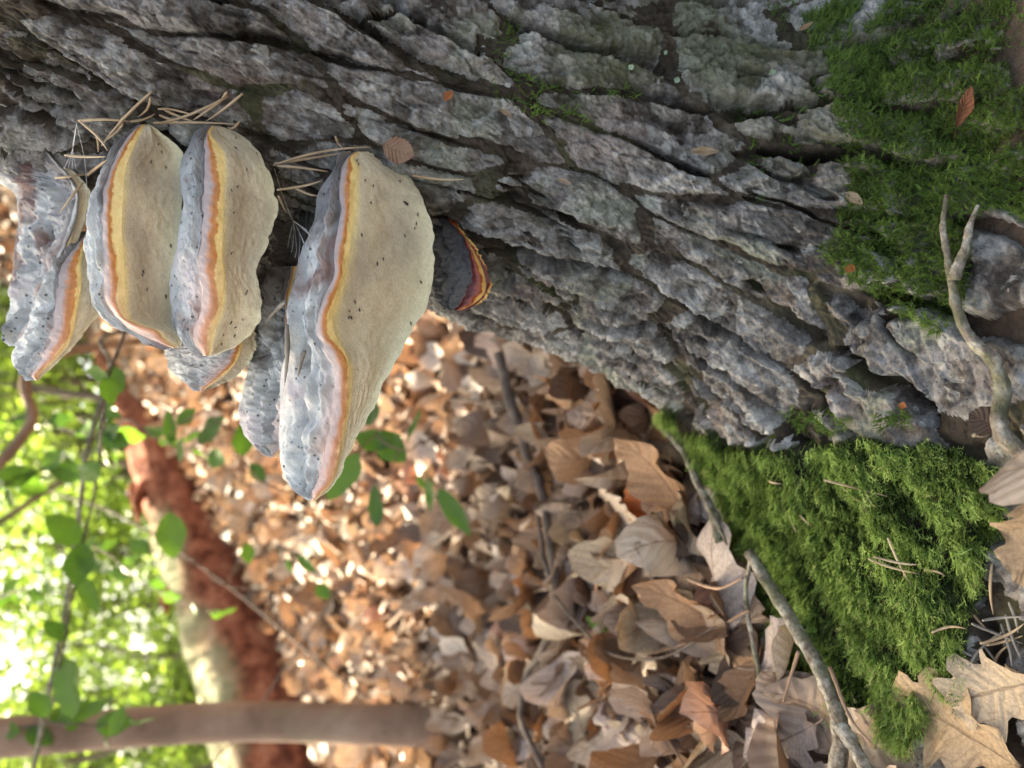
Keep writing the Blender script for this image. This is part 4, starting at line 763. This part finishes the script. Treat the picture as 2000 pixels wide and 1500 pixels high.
seedling('seedling with pointed leaves beside the tip of the big grey lobe', [(560, 960), (480, 900), (440, 840), (400, 800)], [(385, 865, 455, 820, 0), (475, 890, 470, 815, 0), (345, 830, 385, 800, 0), (335, 870, 330, 800, 2), (490, 905, 520, 940, 0), (350, 905, 365, 850, 2), (330, 850, 350, 890, 1)], 1.35, (760, 1000), TWIGB, (4, 2))
seedling('seedling with a broad dangling leaf against the red log', [(480, 1150), (400, 1110), (330, 1080), (260, 1080)], [(330, 1000, 345, 1090, 0), (560, 1090, 570, 1120, 2), (580, 1085, 625, 1120, 2), (620, 1140, 645, 1175, 0), (480, 1060, 485, 1100, 0), (290, 1080, 250, 1050, 1)], 1.55, (860, 1180), TWIGB, (4, 2))
seedling('tiny seedling with three thin leaves among brown leaves', [(1185, 1245), (1175, 1230), (1165, 1215)], [(1178, 1240, 1150, 1190, 2), (1185, 1260, 1225, 1320, 2), (1175, 1235, 1195, 1220, 2)], .93, (1190, 1255), TWIGB, (3, 2))
def bough(label, pts, r0, r1, mat):
    P = np.array([unproj(x_, y_, d_) for x_, y_, d_ in pts]); d_ = np.array([p[2] for p in pts]); n = 8 * len(pts); rr = np.linspace(r0, r1, n) * np.interp(np.linspace(0, 1, n), np.linspace(0, 1, len(d_)), d_) / FPX
    link('bare_bough', tubes_mesh('bare_bough', [tube(spline(P - P[0], n), rr, 8, None, .15, 3)], mat), None, P[0], label, 'branch')
bough('brown bough slanting down past the tip of the uppermost fungus', [(640, 640, 2.6), (120, 690, 1.9), (60, 830, 1.8), (-30, 930, 1.75), (-200, 1050, 1.7)], 8, 13, TWIGB)
bough('long pale bare stem rising from the litter across the red log', [(930, 900, 2.6), (700, 1110, 2.5), (560, 1300, 2.45), (470, 1430, 2.4), (300, 1600, 2.3)], 3, 2, TWIGD)
bough('thin grey stem hanging beside the green leaves', [(470, 640, 1.9), (225, 650, 1.3), (215, 720, 1.3), (170, 880, 1.3), (155, 1000, 1.35), (130, 1180, 1.4), (100, 1330, 1.4), (60, 1530, 1.5)], 4, 5, TWIG)
bough('thin bare stem crossing below the red log', [(900, 1450, 2.2), (700, 1350, 2.3), (440, 1140, 2.4), (240, 1010, 2.5), (100, 960, 2.6)], 3, 2, TWIGD)

# leafy shoots hanging into the gap between the fungi and the red log
def shoot(label, p0, p1, d0, d1, nl, sz):
    x0, y0 = p0; x1, y1 = p1; t_ = np.linspace(0, 1, 6); P = unproj(x0 + (x1 - x0) * t_ + rng.normal(size=6) * 10, y0 + (y1 - y0) * t_ + rng.normal(size=6) * 10, d0 + (d1 - d0) * t_)
    root = thing('leafy_shoot', P[0], label, 'shoot'); SP = spline(P, 40); link('stem', tubes_mesh('stem', [tube(SP - P[0], np.linspace(.0028, .0012, 40), 6)], TWIGD), root)
    for q in range(nl):
        j = int(4 + 35 * (q + rng.uniform(0, .8)) / nl); j = min(j, 39); dirn = nrm(nrm(SP[j] - SP[j - 3]) * .5 + rng.normal(size=3) * .7 + np.array([0, 0, -.5])); nn = np.array([0, -.3, .9]) + rng.normal(size=3) * .4
        ob = link('leaf', GL[int(rng.integers(0, 2))], root, SP[j] + dirn * .008 - P[0], rot=frame(dirn, nn)); L = sz * rng.uniform(.7, 1.25); ob.scale = (L, L, L)
for lab, p0, p1, d0, d1, nl in (('leafy shoot arching above the red log next to the slim young tree', (-60, 1180), (190, 1080), 2.0, 1.7, 10), ('leafy shoot drooping over the top of the slim young tree', (-40, 1440), (260, 1400), 1.6, 1.5, 9), ('leafy shoot between uppermost fungus tip and brown bough', (-50, 800), (240, 880), 1.9, 1.7, 10),
                                ('leafy shoot spreading across the pale part of the red log', (60, 1000), (420, 1200), 2.4, 2.0, 10), ('leafy shoot dangling under the small pale shelf fungus', (140, 800), (420, 900), 1.8, 1.6, 8), ('leafy shoot crossing the brown bough', (-60, 980), (110, 900), 1.5, 1.6, 8)):
    shoot(lab, p0, p1, d0, d1, nl, .062)
